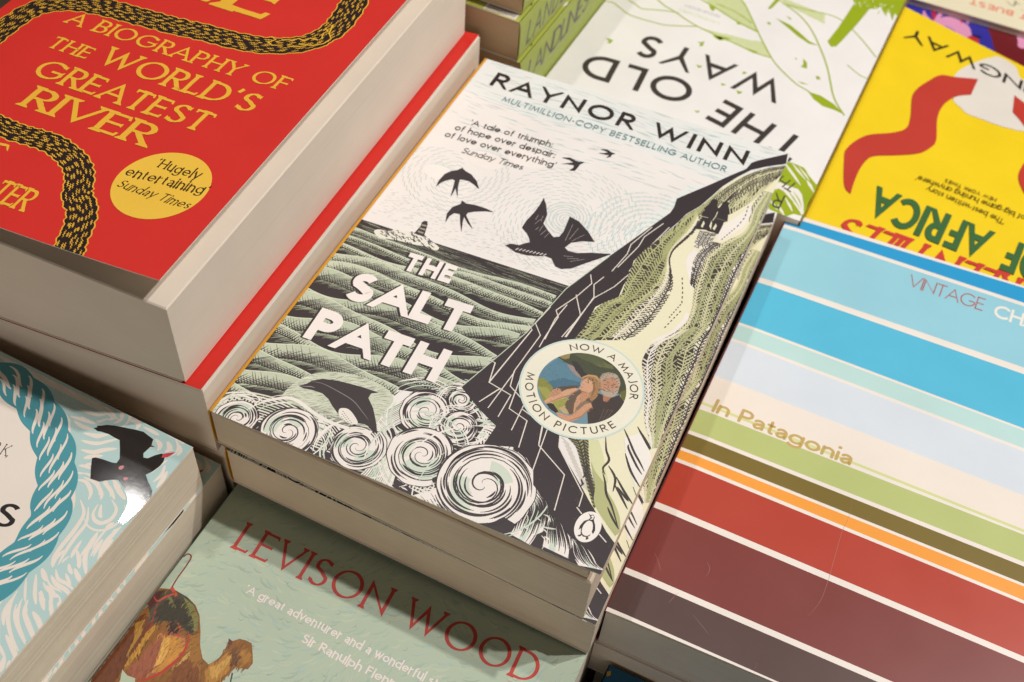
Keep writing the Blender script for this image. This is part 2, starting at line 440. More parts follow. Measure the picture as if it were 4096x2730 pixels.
def glyph_shapes(ch, pen, rng):
    """Polygons of one letter, cap height 1, plus its advance."""
    if pen.alt and ch == 'a':
        ch = '@'
    adv, strokes = GLYPH[ch]
    w = pen.w
    top = 1.0 if (ch.isupper()) else (1.02 if ch in 'bdfhkl' else X)
    out = []
    k = lambda p: (p[0]*pen.wx, w/2+p[1]*(1-w) if ch.isupper() else pen.thin/2+p[1]*(1-pen.thin))
    adv = adv*pen.wx
    for st in strokes:
        if isinstance(st, str):
            y = {'dot': 0.93, 'dot0': w*0.55, 'dotx': X-w*0.4}[st]
            out.append([(w*0.62*math.cos(a*PI/6)+(0 if st == 'dot' else .03), y+w*0.62*math.sin(a*PI/6)) for a in range(12)])
            continue
        pts = [k(p) for p in st]
        pts = [p for i, p in enumerate(pts) if i == 0 or math.hypot(p[0]-pts[i-1][0], p[1]-pts[i-1][1]) > 1e-4]
        if pen.wob:
            pts = resample(pts, max(len(pts), 6)) if len(pts) == 2 else pts
            pts = [(p[0]+rng.uniform(-1, 1)*pen.wob, p[1]+rng.uniform(-1, 1)*pen.wob) for p in pts]
        closed = math.hypot(pts[0][0]-pts[-1][0], pts[0][1]-pts[-1][1]) < 1e-6
        # split at sharp corners so that joints stay crisp
        n = len(pts)
        L, R = [], []
        for i, p in enumerate(pts):
            if closed:
                a = pts[i-1] if i > 0 else pts[-2]
                b = pts[i+1] if i < n-1 else pts[1]
            else:
                a = pts[max(0, i-1)]; b = pts[min(n-1, i+1)]
            d1 = (p[0]-a[0], p[1]-a[1]); d2 = (b[0]-p[0], b[1]-p[1])
            if i == 0 and not closed: d1 = d2
            if i == n-1 and not closed: d2 = d1
            l1 = math.hypot(*d1) or 1e-9; l2 = math.hypot(*d2) or 1e-9
            u1 = (d1[0]/l1, d1[1]/l1); u2 = (d2[0]/l2, d2[1]/l2)
            w1, w2 = pen.width(*u1)/2, pen.width(*u2)/2
            cr = u1[0]*u2[1]-u1[1]*u2[0]
            if abs(cr) < 0.25 and u1[0]*u2[0]+u1[1]*u2[1] > 0:
                t = (u1[0]+u2[0], u1[1]+u2[1]); l = math.hypot(*t) or 1e-9
                nx, ny = -t[1]/l, t[0]/l
                h = (w1+w2)/2
                L.append((p[0]+nx*h, p[1]+ny*h)); R.append((p[0]-nx*h, p[1]-ny*h))
            else:
                # offset-line intersections on both sides
                for side, lst in ((1, L), (-1, R)):
                    q1 = (p[0]-u1[1]*w1*side, p[1]+u1[0]*w1*side)
                    q2 = (p[0]-u2[1]*w2*side, p[1]+u2[0]*w2*side)
                    t = ((q2[0]-q1[0])*u2[1]-(q2[1]-q1[1])*u2[0])/(cr if abs(cr) > 1e-3 else 1e-3)
                    t = max(-3.2*w, min(3.2*w, t))
                    lst.append((q1[0]+u1[0]*t, q1[1]+u1[1]*t))
        if not closed:
            for e, (j, nb) in enumerate(((0, 1), (n-1, n-2))):
                d = (pts[j][0]-pts[nb][0], pts[j][1]-pts[nb][1])
                l = math.hypot(*d) or 1e-9
                d = (d[0]/l, d[1]/l)
                yv = st[0][1] if e == 0 else st[-1][1]
                ext = 0
                if abs(d[1]) > 0.5 and (yv in (0, 1) or yv == top):
                    ext = w
                if abs(d[0]) > 0.8 and ch.isupper():
                    ext = w/2 if pts[j][0] < 0.01 else w*0.2
                if pen.rnd:
                    ext = 0
                for lst in (L, R):
                    lst[j] = (lst[j][0]+d[0]*ext, lst[j][1]+d[1]*ext)
                if pen.rnd:
                    r = pen.width(*d)/2
                    out.append([(pts[j][0]+r*math.cos(a*PI/8), pts[j][1]+r*math.sin(a*PI/8)) for a in range(16)])
                # serifs
                if pen.serif and abs(d[1]) > 0.35 and (yv in (0, 1) or (yv == X and not ch.isupper()) or yv > 1.0) and ch not in 'aegct\u2018\u2019' and not (ch in 'CGSJ'):
                    s = pen.serif; t = pen.thin*0.85
                    x = pts[j][0]
                    hw = pen.width(*d)/2
                    y0 = 0 if yv == 0 else (1 if ch.isupper() else yv)
                    sg = 1 if yv == 0 else -1
                    if ch.isupper() or yv == 0:
                        out.append([(x-hw-s, y0), (x+hw+s, y0), (x+hw+s, y0+sg*t*.6), (x+hw, y0+sg*t*2.2), (x-hw, y0+sg*t*2.2), (x-hw-s, y0+sg*t*.6)])
                    else:
                        out.append([(x-hw-s, y0-t*1.2), (x+hw, y0+t*.4), (x+hw, y0-t*2), (x-hw, y0-t*2.2)])
                if pen.serif and abs(d[0]) > 0.8 and ch in 'EFLTZ' and pts[j][0] > 0.05 or (pen.serif and ch == 'T' and abs(d[0]) > .8):
                    s = pen.serif*1.1; x = pts[j][0]; y = pts[j][1]
                    sg = 1 if yv == 0 else (-1 if yv == 1 else 0)
                    t = pen.thin
                    dd = 1 if d[0] > 0 else -1
                    if sg:
                        y0 = y-sg*t/2
                        out.append([(x-dd*s*.6, y0), (x+dd*t*.6, y0), (x+dd*t*.8+dd*.02, y0+sg*s*1.7), (x+dd*t*.1, y0+sg*s*1.7)])
                    else:
                        out.append([(x-dd*t, y), (x+dd*t*.3, y+s*.8), (x+dd*t*.6, y+s*.8), (x+dd*t*.6, y-s*.8), (x+dd*t*.3, y-s*.8)])
                if pen.serif and ch in 'CGS' and e == 0:
                    x, y = pts[j]; s = pen.serif
                    out.append([(x-w*.35, y), (x+w*.3, y+s*1.3), (x+w*.45, y+s*1.3), (x+w*.4, y-s*.9)])
                if pen.serif and ch == 'S' and e == 1:
                    x, y = pts[j]; s = pen.serif
                    out.append([(x+w*.35, y), (x-w*.3, y-s*1.3), (x-w*.45, y-s*1.3), (x-w*.4, y+s*.9)])
        if ch.isupper():
            cl = lambda p: (p[0], min(1.0, max(0.0, p[1]))) if ch != 'Q' and ch != 'J' else p
            L = [cl(p) for p in L]; R = [cl(p) for p in R]
        for i in range(n-1):
            out.append([R[i], R[i+1], L[i+1], L[i]])
    return adv, out

def put_text(art, s, p0, p1, h, pen, col, caps_scale=None, off=(0, 0), seed=3):
    """Set s on the line p0-p1 with cap height h: letter spacing opens or closes to fill the line."""
    rng = random.Random(seed)
    items, tot, ng = [], 0.0, 0
    L = math.hypot(p1[0]-p0[0], p1[1]-p0[1])
    for i, ch in enumerate(s):
        sc = 1.0 if caps_scale is None else caps_scale[i]
        if ch == ' ':
            items.append((None, pen.space*sc, sc)); tot += pen.space*sc; continue
        adv, sh = glyph_shapes(ch, pen, rng)
        items.append((sh, (adv+pen.w)*sc, sc)); tot += (adv+pen.w)*sc; ng += 1
    gaps = max(1, len(s)-1)
    g = pen.gap
    sx = (L/h-g*gaps)/tot
    if sx < .72:
        g = .03; sx = (L/h-g*gaps)/tot
    if sx > 1.9:
        sx = 1.9; g = (L/h-tot*sx)/gaps
    dx, dy = (p1[0]-p0[0])/L, (p1[1]-p0[1])/L
    x = 0.0
    for sh, adv, sc in items:
        if sh is not None:
            for poly in sh:
                q = []
                for px, py in poly:
                    X_ = (x+(px+pen.w/2)*sc*sx+py*sc*math.tan(math.radians(pen.slant)))*h
                    Y_ = py*sc*h
                    q.append((p0[0]+dx*X_-dy*Y_+off[0], p0[1]+dy*X_+dx*Y_+off[1]))
                art.poly(q, col)
        x += adv*sx+g

def arc_text(art, s, c, r, a0, a1, h, pen, col, inward=False):
    """Letters round a circle from angle a0 to a1 (degrees); inward=True sets them along the bottom."""
    rng = random.Random(5)
    advs = []
    for ch in s:
        advs.append(pen.space if ch == ' ' else glyph_shapes(ch, pen, rng)[0]+pen.w)
    gap = (abs(math.radians(a1-a0))*r/h-sum(advs))/(len(s)-1)
    x = 0.0
    sg = 1 if a1 > a0 else -1
    for ch, ad in zip(s, advs):
        if ch != ' ':
            am = math.radians(a0)+sg*(x+ad/2)*h/r
            _, sh = glyph_shapes(ch, pen, rng)
            ux, uy = (-math.sin(am)*sg, math.cos(am)*sg)
            vx, vy = (math.cos(am), math.sin(am)) if not inward else (-math.cos(am), -math.sin(am))
            base = (c[0]+r*math.cos(am), c[1]+r*math.sin(am))
            for poly in sh:
                art.poly([(base[0]+ux*(px+pen.w/2-ad/2)*h+vx*py*h, base[1]+uy*(px+pen.w/2-ad/2)*h+vy*py*h) for px, py in poly], col)
        x += ad+gap

def hgt(p0, p1, q):
    """Height of point q above the line p0-p1."""
    L = math.hypot(p1[0]-p0[0], p1[1]-p0[1])
    return abs((p1[0]-p0[0])*(q[1]-p0[1])-(p1[1]-p0[1])*(q[0]-p0[0]))/L

def top_of(o):
    """Height (mm) just above everything printed on a cover so far."""
    return max(v.co.z for v in o.data.vertices)/MM+.006

def shade_hex(c, f):
    return '#'+''.join('%02x' % max(0, min(255, int(int(c[k:k+2], 16)*f))) for k in (1, 3, 5))

def painterly(a, patches, n, rng, box, lmin, lmax, wmin, wmax, ang, facs, clipfn=None):
    """Short brush strokes that pick up the colour of the patch they start on, so the patches break up and blend."""
    for i in range(n):
        u, v = rng.uniform(box[0], box[2]), rng.uniform(box[1], box[3])
        top = None
        for pts, col in reversed(patches):
            if inside((u, v), pts):
                top = col; break
        if top is None:
            continue
        th = ang(u, v)
        L_ = rng.uniform(lmin, lmax)
        P = [(u, v), (u+L_*.5*math.cos(th), v+L_*.5*math.sin(th)), (u+L_*math.cos(th+.25), v+L_*math.sin(th+.25))]
        if clipfn and not all(clipfn(p) for p in P):
            continue
        a.line(P, rng.uniform(wmin, wmax), shade_hex(top, rng.choice(facs)), 'both')
        if i % 120 == 0:
            a.layer(1)
    a.layer()

# ================================================================ printed covers
def jit(rng, a):
    return rng.uniform(-a, a)

def swirl(a, c, R, rng, turns=1.25, sgn=1, arms=3, white='#f4ebe4', dark='#3a3134', tint='#d3ddcd', rot=None, full=True):
    """A curled wave head: pale disc, tinted patches and carved spiral lines."""
    rot = rng.uniform(0, 6.28) if rot is None else rot
    a.layer()
    for k in range(5):
        for q in range(3):
            t0 = rot+rng.uniform(0, 6.28); sp = rng.uniform(.5, 1.5); r0 = R*(1.10+.085*k)
            a.line([(c[0]+r0*(1+.02*j)*math.cos(t0+sp*j/9), c[1]+r0*(1+.02*j)*math.sin(t0+sp*j/9)) for j in range(10)], rng.uniform(.38, .6), rng.choice([white, white, tint]), 'both')
    a.layer()
    pts0 = []
    pts = []
    for i in range(60):
        th = 2*PI*i/60
        fr = ((sgn*(th-rot)) % (2*PI))/(2*PI)
        rr = R*(.86+.24*fr+0.02*math.sin(3*th+rot)+0.012*math.sin(11*th))
        pts.append((c[0]+rr*math.cos(th), c[1]+rr*math.sin(th)))
        pts0.append((c[0]+(rr+.28)*math.cos(th), c[1]+(rr+.28)*math.sin(th)))
    a.poly(pts0, dark)
    a.layer()
    a.poly(pts, white)
    a.layer()
    for k in range(3):
        t0 = rot+rng.uniform(0, 6.28)
        r0, r1 = R*rng.uniform(.2, .45), R*rng.uniform(.6, .9)
        sp = rng.uniform(.7, 1.5)
        A = [(c[0]+r0*math.cos(t0+sp*i/10), c[1]+r0*math.sin(t0+sp*i/10)) for i in range(11)]
        B = [(c[0]+r1*math.cos(t0+sp*i/10+.15), c[1]+r1*math.sin(t0+sp*i/10+.15)) for i in range(11)]
        a.quads(B, A, tint if k else '#dce4d0')
    a.layer()
    def spiral(th0, r0, r1, t, w, taper='both'):
        n = 26
        P = []
        for i in range(n):
            f = i/(n-1)
            th = th0+sgn*t*2*PI*f
            r = r0+(r1-r0)*f**0.85
            P.append((c[0]+r*math.cos(th), c[1]+r*math.sin(th)))
        a.line(P, w, dark, taper)
    lw = max(.3, R*0.036)
    for k in range(2):
        spiral(rot+PI*k, R*.05, R*(.62+.2*k), turns*(.95+.2*rng.random()), lw*(1.25 if k == 0 else .9))
    a.layer()
    nd = int(12+R*2.3)
    for k in range(nd):
        r0 = R*math.sqrt(rng.uniform(.06, .92))
        sp = rng.uniform(.10, .36)*(1.2-.5*r0/R)
        spiral(rng.uniform(0, 6.28), r0, min(R*.99, r0*(1+.22*sp*3)), sp, rng.uniform(.36, .62)*(.75+.03*R))

def fan(a, root, left, right, rng, n=9, white='#f4ebe4', dark='#3a3134', tint='#d3ddcd', w=.5):
    """A leaf of spray: pale shape between two edges, carved lengthwise lines."""
    a.layer()
    Lp, Rp = smooth_line(left, 6), smooth_line(right, 6)
    N = 18
    Lp, Rp = resample(Lp, N), resample(Rp, N)
    a.quads(Lp, Rp, white)
    a.layer()
    f0 = rng.uniform(.1, .6)
    mixp = lambda i, f: (Lp[i][0]+(Rp[i][0]-Lp[i][0])*f, Lp[i][1]+(Rp[i][1]-Lp[i][1])*f)
    a.quads([mixp(i, f0) for i in range(N)], [mixp(i, f0+.25) for i in range(N)], tint)
    a.layer()
    for k in range(n):
        f = (k+.5)/n+jit(rng, .02)
        i0 = rng.randint(0, 4); i1 = N-1-rng.randint(0, 4)
        a.line([mixp(i, f+.04*math.sin(i*.5)) for i in range(i0, i1+1)], w, dark, 'both')

def ribbon_hatch(a, left, right, base, line, rng, lengthwise=4, pitch=1.3, w=.34, slant=.9, cross=True, vary=True, n=None):
    """A strip of hillside: base ink, lengthwise cut lines and slanting hatch between them."""
    L, R = smooth_line(left, 6), smooth_line(right, 6)
    length = sum(math.hypot(b[0]-a_[0], b[1]-a_[1]) for a_, b in zip(L, L[1:]))
    N = max(8, int(length/pitch))
    L, R = resample(L, N), resample(R, N)
    a.layer()
    a.quads(R, L, base)
    if line is None:
        return
    mix = lambda i, f: (L[i][0]+(R[i][0]-L[i][0])*f, L[i][1]+(R[i][1]-L[i][1])*f)
    a.layer()
    for k in range(1, lengthwise+1):
        f = k/(lengthwise+1)
        a.line([mix(i, f+.03*math.sin(i*.35+k)) for i in range(N)], w*.9, line)
    a.layer()
    for k in range(lengthwise+1):
        f0, f1 = k/(lengthwise+1), (k+1)/(lengthwise+1)
        s = slant*(1 if k % 2 == 0 else -1)
        for i in range(N-1):
            j = min(N-1, max(0, int(round(i+s))))
            q0, q1 = mix(i, f0+.02), mix(j, f1-.02)
            if vary and rng.random() < .06:
                continue
            a.line([q0, q1], w*rng.uniform(.75, 1.2), line)
    if cross:
        a.layer()
        for k in range(lengthwise+1):
            f0, f1 = k/(lengthwise+1), (k+1)/(lengthwise+1)
            s = -slant*(1 if k % 2 == 0 else -1)
            for i in range(0, N-1):
                if rng.random() < .3:
                    continue
                j = min(N-1, max(0, int(round(i+s))))
                a.line([mix(i, f0+.02), mix(j, f1-.02)], w*.7, line)

DARK = '#3a3134'
WHITE = '#f1ebe7'

def art_coast_cover():
    """Linocut-style sea and cliff cover."""
    a = Art(129, 198, rough=.36, spec=.4)
    rng = random.Random(11)
    # --- sky: faint carved cloud lines
    sky1, sky2, sky3 = '#d3d8d2', '#bfd6d3', '#c9d0cb'
    a.layer()
    a.poly([(0, 176), (30, 172), (70, 174), (129, 168), (129, 198), (0, 198)], '#ebece9')
    a.poly([(88, 128), (129, 120), (129, 168), (100, 165)], '#eceeea')
    a.layer()
    for i in range(420):
        u, v = rng.uniform(0, 129), rng.uniform(156, 198)
        if rng.random() < .35 and v < 172:
            continue
        l = rng.uniform(3, 9)
        b = 1.2*math.sin(u*.07+v*.1)
        a.line([(u, v), (u+l*.5, v+b*.3+.25*math.sin(u)), (u+l, v+b*.5)], rng.uniform(.25, .5), rng.choice([sky1, sky2, sky3, '#aecbca', '#bcc4c0']), 'both')
    a.layer()
    def whorl(c, R, nr, cols, arcs=(0, 360), step=7.5, w=.34):
        for k in range(nr):
            r = R*(k+1)/nr
            n = max(5, int(2*PI*r/3.4))
            for i in range(n):
                th = math.radians(arcs[0])+math.radians(arcs[1]-arcs[0])*i/n+.21*k
                if rng.random() < .12:
                    continue
                d = min(.8, 2.9/r)
                P = [(c[0]+(r+.9*f)*math.cos(th+d*f), c[1]+(r+.9*f)*math.sin(th+d*f)) for f in (0, .5, 1)]
                a.line(P, w, rng.choice(cols))
    whorl((66, 127), 26, 13, [sky1, sky3, '#d0d4ce', sky2])
    a.layer()
    for k in range(3):
        P = []
        for i in range(40):
            th = .35*i+2.1*k
            r = .6+.21*i
            P.append((66+r*math.cos(th), 127+r*math.sin(th)))
        a.line(P, .4, '#cfd9d6')
    a.layer()
    whorl((96, 132), 22, 10, [sky2, '#b7d3d2', sky1], (-30, 190))
    a.layer()
    whorl((20, 130), 19, 9, [sky1, sky3, '#cdd1cb'], (60, 330))
    a.layer()
    for c, R in (((27, 142), 7), ((14, 128), 6), ((104, 147), 6.5), ((98, 121), 6), ((112, 133), 5), ((40, 150), 8), ((120, 155), 7)):
        a.disc(c, R, '#f6eee8', 36, R*.62, .04, rng)
    a.layer()
    for c, R in (((27, 142), 7), ((14, 128), 6), ((104, 147), 6.5), ((98, 121), 6), ((112, 133), 5), ((120, 155), 7)):
        a.line([(c[0]+R*1.05*math.cos(t), c[1]+R*.68*math.sin(t)) for t in [PI*(.1+.08*i) for i in range(11)]], .3, '#c3dcd8', 'both')
        a.line([(c[0]+R*1.2*math.cos(t), c[1]+R*.85*math.sin(t)) for t in [PI*(.15+.07*i) for i in range(11)]], .3, '#d3e2de', 'both')
    # stipple near the horizon
    a.layer()
    for i in range(500):
        u = rng.uniform(2, 82); v = rng.uniform(97.5, 112)
        a.line([(u, v), (u+1.1, v+.25)], .26, '#d6d5cf')
    # --- sea
    SEA = DARK
    sea = [(0, 93.6)]+[(80, 97.0), (89, 97.5)]+[(78.71,95.15),(74.6,71.61),(65.24,42.06),(63.84,35.68),(56.61,34.97)]+[(40, 30), (46, 0), (0, 0)]
    a.layer(8)
    a.poly(sea, SEA)
    seaclip = sea
    hz = lambda u: 93.6+(u/82)*3.4
    G1, G2 = '#c5ccb5', '#a5ad96'
    a.layer()
    # fine far-water lines
    for i in range(520):
        u = rng.uniform(0, 86); v = hz(u)-rng.uniform(.5, 13)
        l = rng.uniform(3, 9)
        q = [(u, v), (u+l, v+jit(rng, .5))]
        if all(inside(p, seaclip) for p in q):
            a.line(q, rng.uniform(.18, .42), rng.choice(['#8e937f', '#b3bb9f', '#7d8272', '#9aa08a']), 'both')
    # waves
    crest = [(88, .9, 2.6), (84.6, 1.2, 3.2), (80.6, 1.5, 3.8), (76.0, 1.8, 4.4), (71.0, 2.0, 5.0), (65.2, 2.4, 5.6), (59.2, 2.6, 6.0), (52.8, 2.8, 6.4), (46.2, 2.8, 6.6), (39.4, 2.8, 6.6), (32.6, 2.6, 6.6), (25.8, 2.4, 6.4), (19.4, 2.2, 6), (13.4, 2, 6)]
    for wi, (v0, amp, th) in enumerate(crest):
        ph = rng.uniform(0, 6.28)
        f1, f2 = .085+.01*rng.random(), .19
        top = lambda u: v0+amp*math.sin(u*f1+ph)+amp*.35*math.sin(u*f2+ph*2)+u*.03
        thk = lambda u: th*(.74+.26*math.sin(u*f1+ph+.8))
        us = [i*1.0 for i in range(0, 96)]
        segs, cur = [], []
        for u in us:
            if inside((u, top(u)), seaclip) and inside((u, top(u)-.6), seaclip):
                cur.append(u)
            else:
                if len(cur) > 2: segs.append(cur)
                cur = []
        if len(cur) > 2: segs.append(cur)
        for sg in segs:
            a.layer()
            T = [(u, top(u)) for u in sg]
            B = [(u, top(u)-thk(u)) for u in sg]
            a.quads(T, B, rng.choice([G1, '#ccd3ba', '#bfc8b0']))
            a.layer()
            # dark hatch climbing from the trough
            u = sg[0]
            while u < sg[-1]:
                hgt_ = thk(u)*rng.uniform(.6, 1.0)
                sl = .8+.5*math.sin(u*.12+ph)
                b0 = (u, top(u)-thk(u)-.15)
                a.line([b0, (u+hgt_*sl*.5+.1, b0[1]+hgt_*.55), (u+hgt_*sl, b0[1]+hgt_)], rng.uniform(.40, .58), SEA, 'end')
                u += rng.uniform(.80, 1.08)
            a.layer()
            u = sg[0]
            while u < sg[-1]:
                hgt_ = thk(u)*rng.uniform(.4, .8)
                b0 = (u, top(u)-thk(u))
                a.line([b0, (u-hgt_*.8, b0[1]+hgt_)], .36, SEA, 'end')
                u += rng.uniform(.8, 1.15)
            a.layer()
            # pale scratches in the dark below
            u = sg[0]
            while u < sg[-1]:
                l = th*rng.uniform(.3, .75)
                t0 = (u, top(u)-thk(u)-.3)
                q = [t0, (u-l*.9, t0[1]-l*.62)]
                if inside(q[1], seaclip):
                    a.line(q, rng.uniform(.28, .44), rng.choice([G2, '#b9c3a6', '#97a088']), 'end')
                u += rng.uniform(.75, 1.1)
            a.layer()
            a.line(T, .3, '#dbe3cb')
    # surf and beacon
    a.layer()
    sf = [(7.63,90.27),(8.77,91.91),(12.41,92.68),(13.56,94.32),(16.4,94.69),(18.79,95.89),(22.31,95.9),(25.82,95.91),(28.94,94.68),(31.65,93.26),(31.01,91.57),(27.41,91.83),(23.42,90.87),(18.74,90.25),(14.2,89.36),(10.73,88.32)]
    a.poly(smooth_loop(sf), '#ece8db')
    a.layer()
    for i in range(90):
        u = rng.uniform(sf[0][0], sf[8][0]); v = rng.uniform(min(p[1] for p in sf), max(p[1] for p in sf))
        l = rng.uniform(.8, 2.6)
        q = smooth_line([(u, v), (u+l*.3, v+rng.uniform(.1, .7)), (u+l*.7, v-rng.uniform(0, .5)), (u+l, v+jit(rng, .3))], 3)
        if inside((u, v), sf):
            a.line(q, rng.uniform(.22, .4), SEA, 'both')
    a.layer()
    a.poly([(20.63,95.76),(21.02,99.86),(20.55,101.77),(21,102.86),(22.12,103.14),(22.94,101.54),(24.25,96.52),(25.82,95.91),(23.94,95.66)], DARK)
    a.layer()
    for q in ([(21.39,97.2),(23.54,97.22)], [(21.26,98.91),(23.32,99.02)], [(21.13,100.63),(22.85,100.92)]):
        a.line(q, .75, '#a99e90')
    # --- foam
    foamtop = [(0.84,3.64),(1.45,6.39),(5.69,10.53),(11.76,11.86),(18.4,12.24),(22.46,13.42),(27.12,12.45),(33.13,11.38),(36.62,12.29),(43.58,11.74),(48.08,15.52),(47.24,20.69),(49.72,25.96),(52.24,31.3),(56.39,36.25),(61.09,40.24),(64.36,43.11),(67.73,43.08),(72.14,39.41),(76.08,38.05),(81.42,34.99),(87.19,32.24),(90.26,28.26),(94.27,26.37),(98.55,21.64),(101.48,15.69),(106.08,12.14),(108.6,10.51)]
    foam = foamtop+[(99.88,19.05),(104.24,16.46),(107.81,11.89),(111.89,10.97),(116.19,7.35),(119.34,7.26),(123.43,5.64),(126.07,4.15),(129.51,2.3)]+[(129, 0), (0, 0), (0, 42)]
    a.layer()
    a.poly(foam, DARK)
    # green and white streams behind the curls
    a.layer()
    strm = [(1.45,6.39),(5.69,10.53),(13.02,12.06),(21.03,13.53),(29.95,12.23),(35.74,12.66),(32.04,13.25),(22.75,15.19)]
    for k in range(11):
        q0 = k*.95
        P = [(x+.1*q0, y-q0) for x, y in smooth_line([(0.06,3.25),(4.11,9.75),(11.57,12.17),(19.45,12.76),(27.49,11.83),(35.4,12.09),(43.23,12.36)], 6)]
        a.line(P, rng.uniform(.3, .55), rng.choice(['#eee8dc', '#d9e0ca', '#cfd9be']))
    a.layer()
    for k in range(12):
        P = [(x+k*.25, y-k*.72) for x, y in smooth_line([(47.24,20.69),(49.72,25.96),(52.59,30.65),(56.39,36.25),(61.26,39.9),(65.78,42.96)], 6)]
        a.line(P, rng.uniform(.34, .5), rng.choice(['#eee8dc', '#d4decb', '#f1ebe2']))
    a.layer()
    for k in range(16):
        P = [(x+k*.62, y-k*.40) for x, y in smooth_line([(47.67,19.29),(50.58,15.16),(52.42,10.6),(53.46,5.75),(53.39,1.21),(51.67,-2.6)], 6)]
        a.line(P, rng.uniform(.4, .6), rng.choice(['#eee8dc', '#cfdcc6', '#f1ebe2']))
    # lattice patches
    for pts in ([(59.53,6.44),(63.85,5.54),(68.33,5.49),(72.38,7.45),(75.68,4.65),(76.15,1.25),(69.65,1.72),(63.27,3.03)], [(0.84,3.64),(4.6,7.93),(9.73,9.63),(12.36,7.65),(8.95,7.61),(4.41,2.95)]):
        a.layer()
        a.poly(pts, '#e9e6da')
        us = [p[0] for p in pts]; vs = [p[1] for p in pts]
        a.layer()
        uu = min(us)
        while uu < max(us):
            vv = min(vs)
            while vv < max(vs):
                if inside((uu+.35, vv+.3), pts):
                    a.poly([(uu, vv), (uu+.62, vv-.1), (uu+.66, vv+.5), (uu+.05, vv+.58)], DARK)
                vv += 1.0
            uu += 1.05
    # spray leaves running down to the corner
    fan(a, None, [(81.97,22.21),(87.07,21.58),(91.23,20.51),(94.62,18.66),(96.2,15.97)], [(89.46,27.66),(93.48,26.92),(97.05,24.66),(98.77,21.98),(99.75,17.7)], rng, 11)
    fan(a, None, [(99.57,11.66),(100.8,8.92),(101.15,4.97),(100.93,0.8)], [(100.35,17.99),(104.98,16.39),(107.66,12.23),(108.12,5.07),(107.57,-0.01)], rng, 12)
    fan(a, None, [(99.78,16),(103.38,13.51),(105.76,10.49),(106.67,6.81),(106.98,2.91)], [(100.03,18.69),(104.68,16.25),(107.6,12.62),(108.69,8.6),(108.99,5.49)], rng, 8, w=.42)
    fan(a, None, [(108.39,11.76),(109.27,8.07),(110.14,4.43),(110.86,1.17)], [(108.54,12.24),(112.62,10.91),(116.48,7.49),(118.16,4.29),(118.95,0.73)], rng, 12)
    fan(a, None, [(117.34,7.09),(118.44,4.43),(120.1,2.07),(122.31,0)], [(117.63,7.23),(121.32,6.61),(124.95,4.4),(127.14,2.32),(130.05,1.78)], rng, 9)
    fan(a, None, [(65.67,-3.82),(70.36,-4.42),(76.79,-4.85),(84.13,-4.81)], [(75.39,5.23),(78.16,2.22),(82.87,0.21),(88.24,-0.73)], rng, 12, w=.36)
    fan(a, None, [(77.84,26.11),(79.87,23.2),(77.88,20.69)], [(78.24,33.44),(84.43,34.06),(89.11,30.82),(89.51,27.12)], rng, 9)
    fan(a, None, [(33.23,6.69),(36.72,5.27),(39.34,1.93),(38.18,-1.68)], [(31.36,12.12),(35.74,12.66),(40.12,10.84),(41.19,6.67)], rng, 8)
    # loose engraved spray lines all over the foam
    a.layer()
    for i in range(420):
        u, v = rng.uniform(0, 112), rng.uniform(0, 34)
        if not inside((u, v), foam):
            continue
        th = .9*math.sin(u*.12)+.8*math.sin(v*.17+u*.05)-.5
        k = rng.uniform(-.28, .28)
        P = [(u+1.1*j*math.cos(th+k*j), v+1.1*j*math.sin(th+k*j)) for j in range(rng.randint(3, 6))]
        if inside(P[-1], foam):
            a.line(P, rng.uniform(.34, .62), rng.choice(['#f1ebe2', '#f1ebe2', '#d3dcc8']), 'both')
        if i % 60 == 0:
            a.layer()
    # curls (centre, radius in mm)
    for p, R, sg in (((9.25,1.3), 6.6, 1), ((25.38,3.64), 9.0, -1), ((59.83,28.87), 8.6, 1), ((67.43,37.51), 4.8, 1), ((71.12,27.96), 6.0, -1), ((47.02,7.97), 8.2, 1), ((65.81,14.05), 10.2, 1), ((86.94,12.3), 14.6, -1)):
        swirl(a, p, R, rng, 1.15+.02*R, sg, 3 if R < 7 else 4)
    # --- dolphin, in a pale scoop of water
    a.layer(6)
    scoop = smooth_loop([(17.23,14.13),(17.67,20.17),(21.06,26.06),(27.67,30.17),(36.34,31.88),(44.96,31.06),(48.68,27.9),(48.12,22.73),(48.27,18.79),(46.7,15.63),(40.61,14.64),(35.02,13.9),(28.84,14.1),(22.65,13.1)])
    a.poly(scoop, '#cfd5be')
    a.layer()
    for i in range(700):
        p = scoop[rng.randrange(len(scoop))]; q = scoop[rng.randrange(len(scoop))]
        t = rng.random()
        c_ = (p[0]+(q[0]-p[0])*t, p[1]+(q[1]-p[1])*t)
        d_ = (c_[0]+1.7, c_[1]+1.0+.6*math.sin(c_[0]*.5))
        if inside(d_, scoop):
            a.line([c_, d_], rng.uniform(.22, .36), rng.choice(['#5a5450', '#6d6a60', '#f3eee4']), 'both')
    a.layer()
    for i in range(3):
        a.line([(x, y-.4*i) for x, y in smooth_line([(12.75,10.29),(18.29,14.65),(22.75,15.19),(29.21,13.48),(35.74,12.66),(42.71,13.29),(48.42,14.89)], 6)], .45, '#f1ebe2')
    a.layer()
    dol = [(19.51,19.98),(21.41,22),(22.16,23.64),(24.72,25.74),(29.38,27.19),(33.81,27.85),(38.25,28.43),(43.2,28.69),(41.21,27.38),(41.24,25.49),(44.52,22.59),(47.3,19.11),(49.95,15.24),(47.65,15.7),(45.03,16.24),(41.65,15.15),(38.07,15),(35.24,16.43),(32.64,18),(30.29,19.71),(27.65,20.73),(24.35,20.52),(21.31,19.86)]
    a.poly(dol, '#3c3436')
    a.layer()
    a.poly(smooth_loop([(35.37,17.95),(37.14,18.98),(39.51,18.36),(42.96,15.79),(41.38,14.46),(38.18,14.81),(36.2,15.93)]), '#f1eae0')
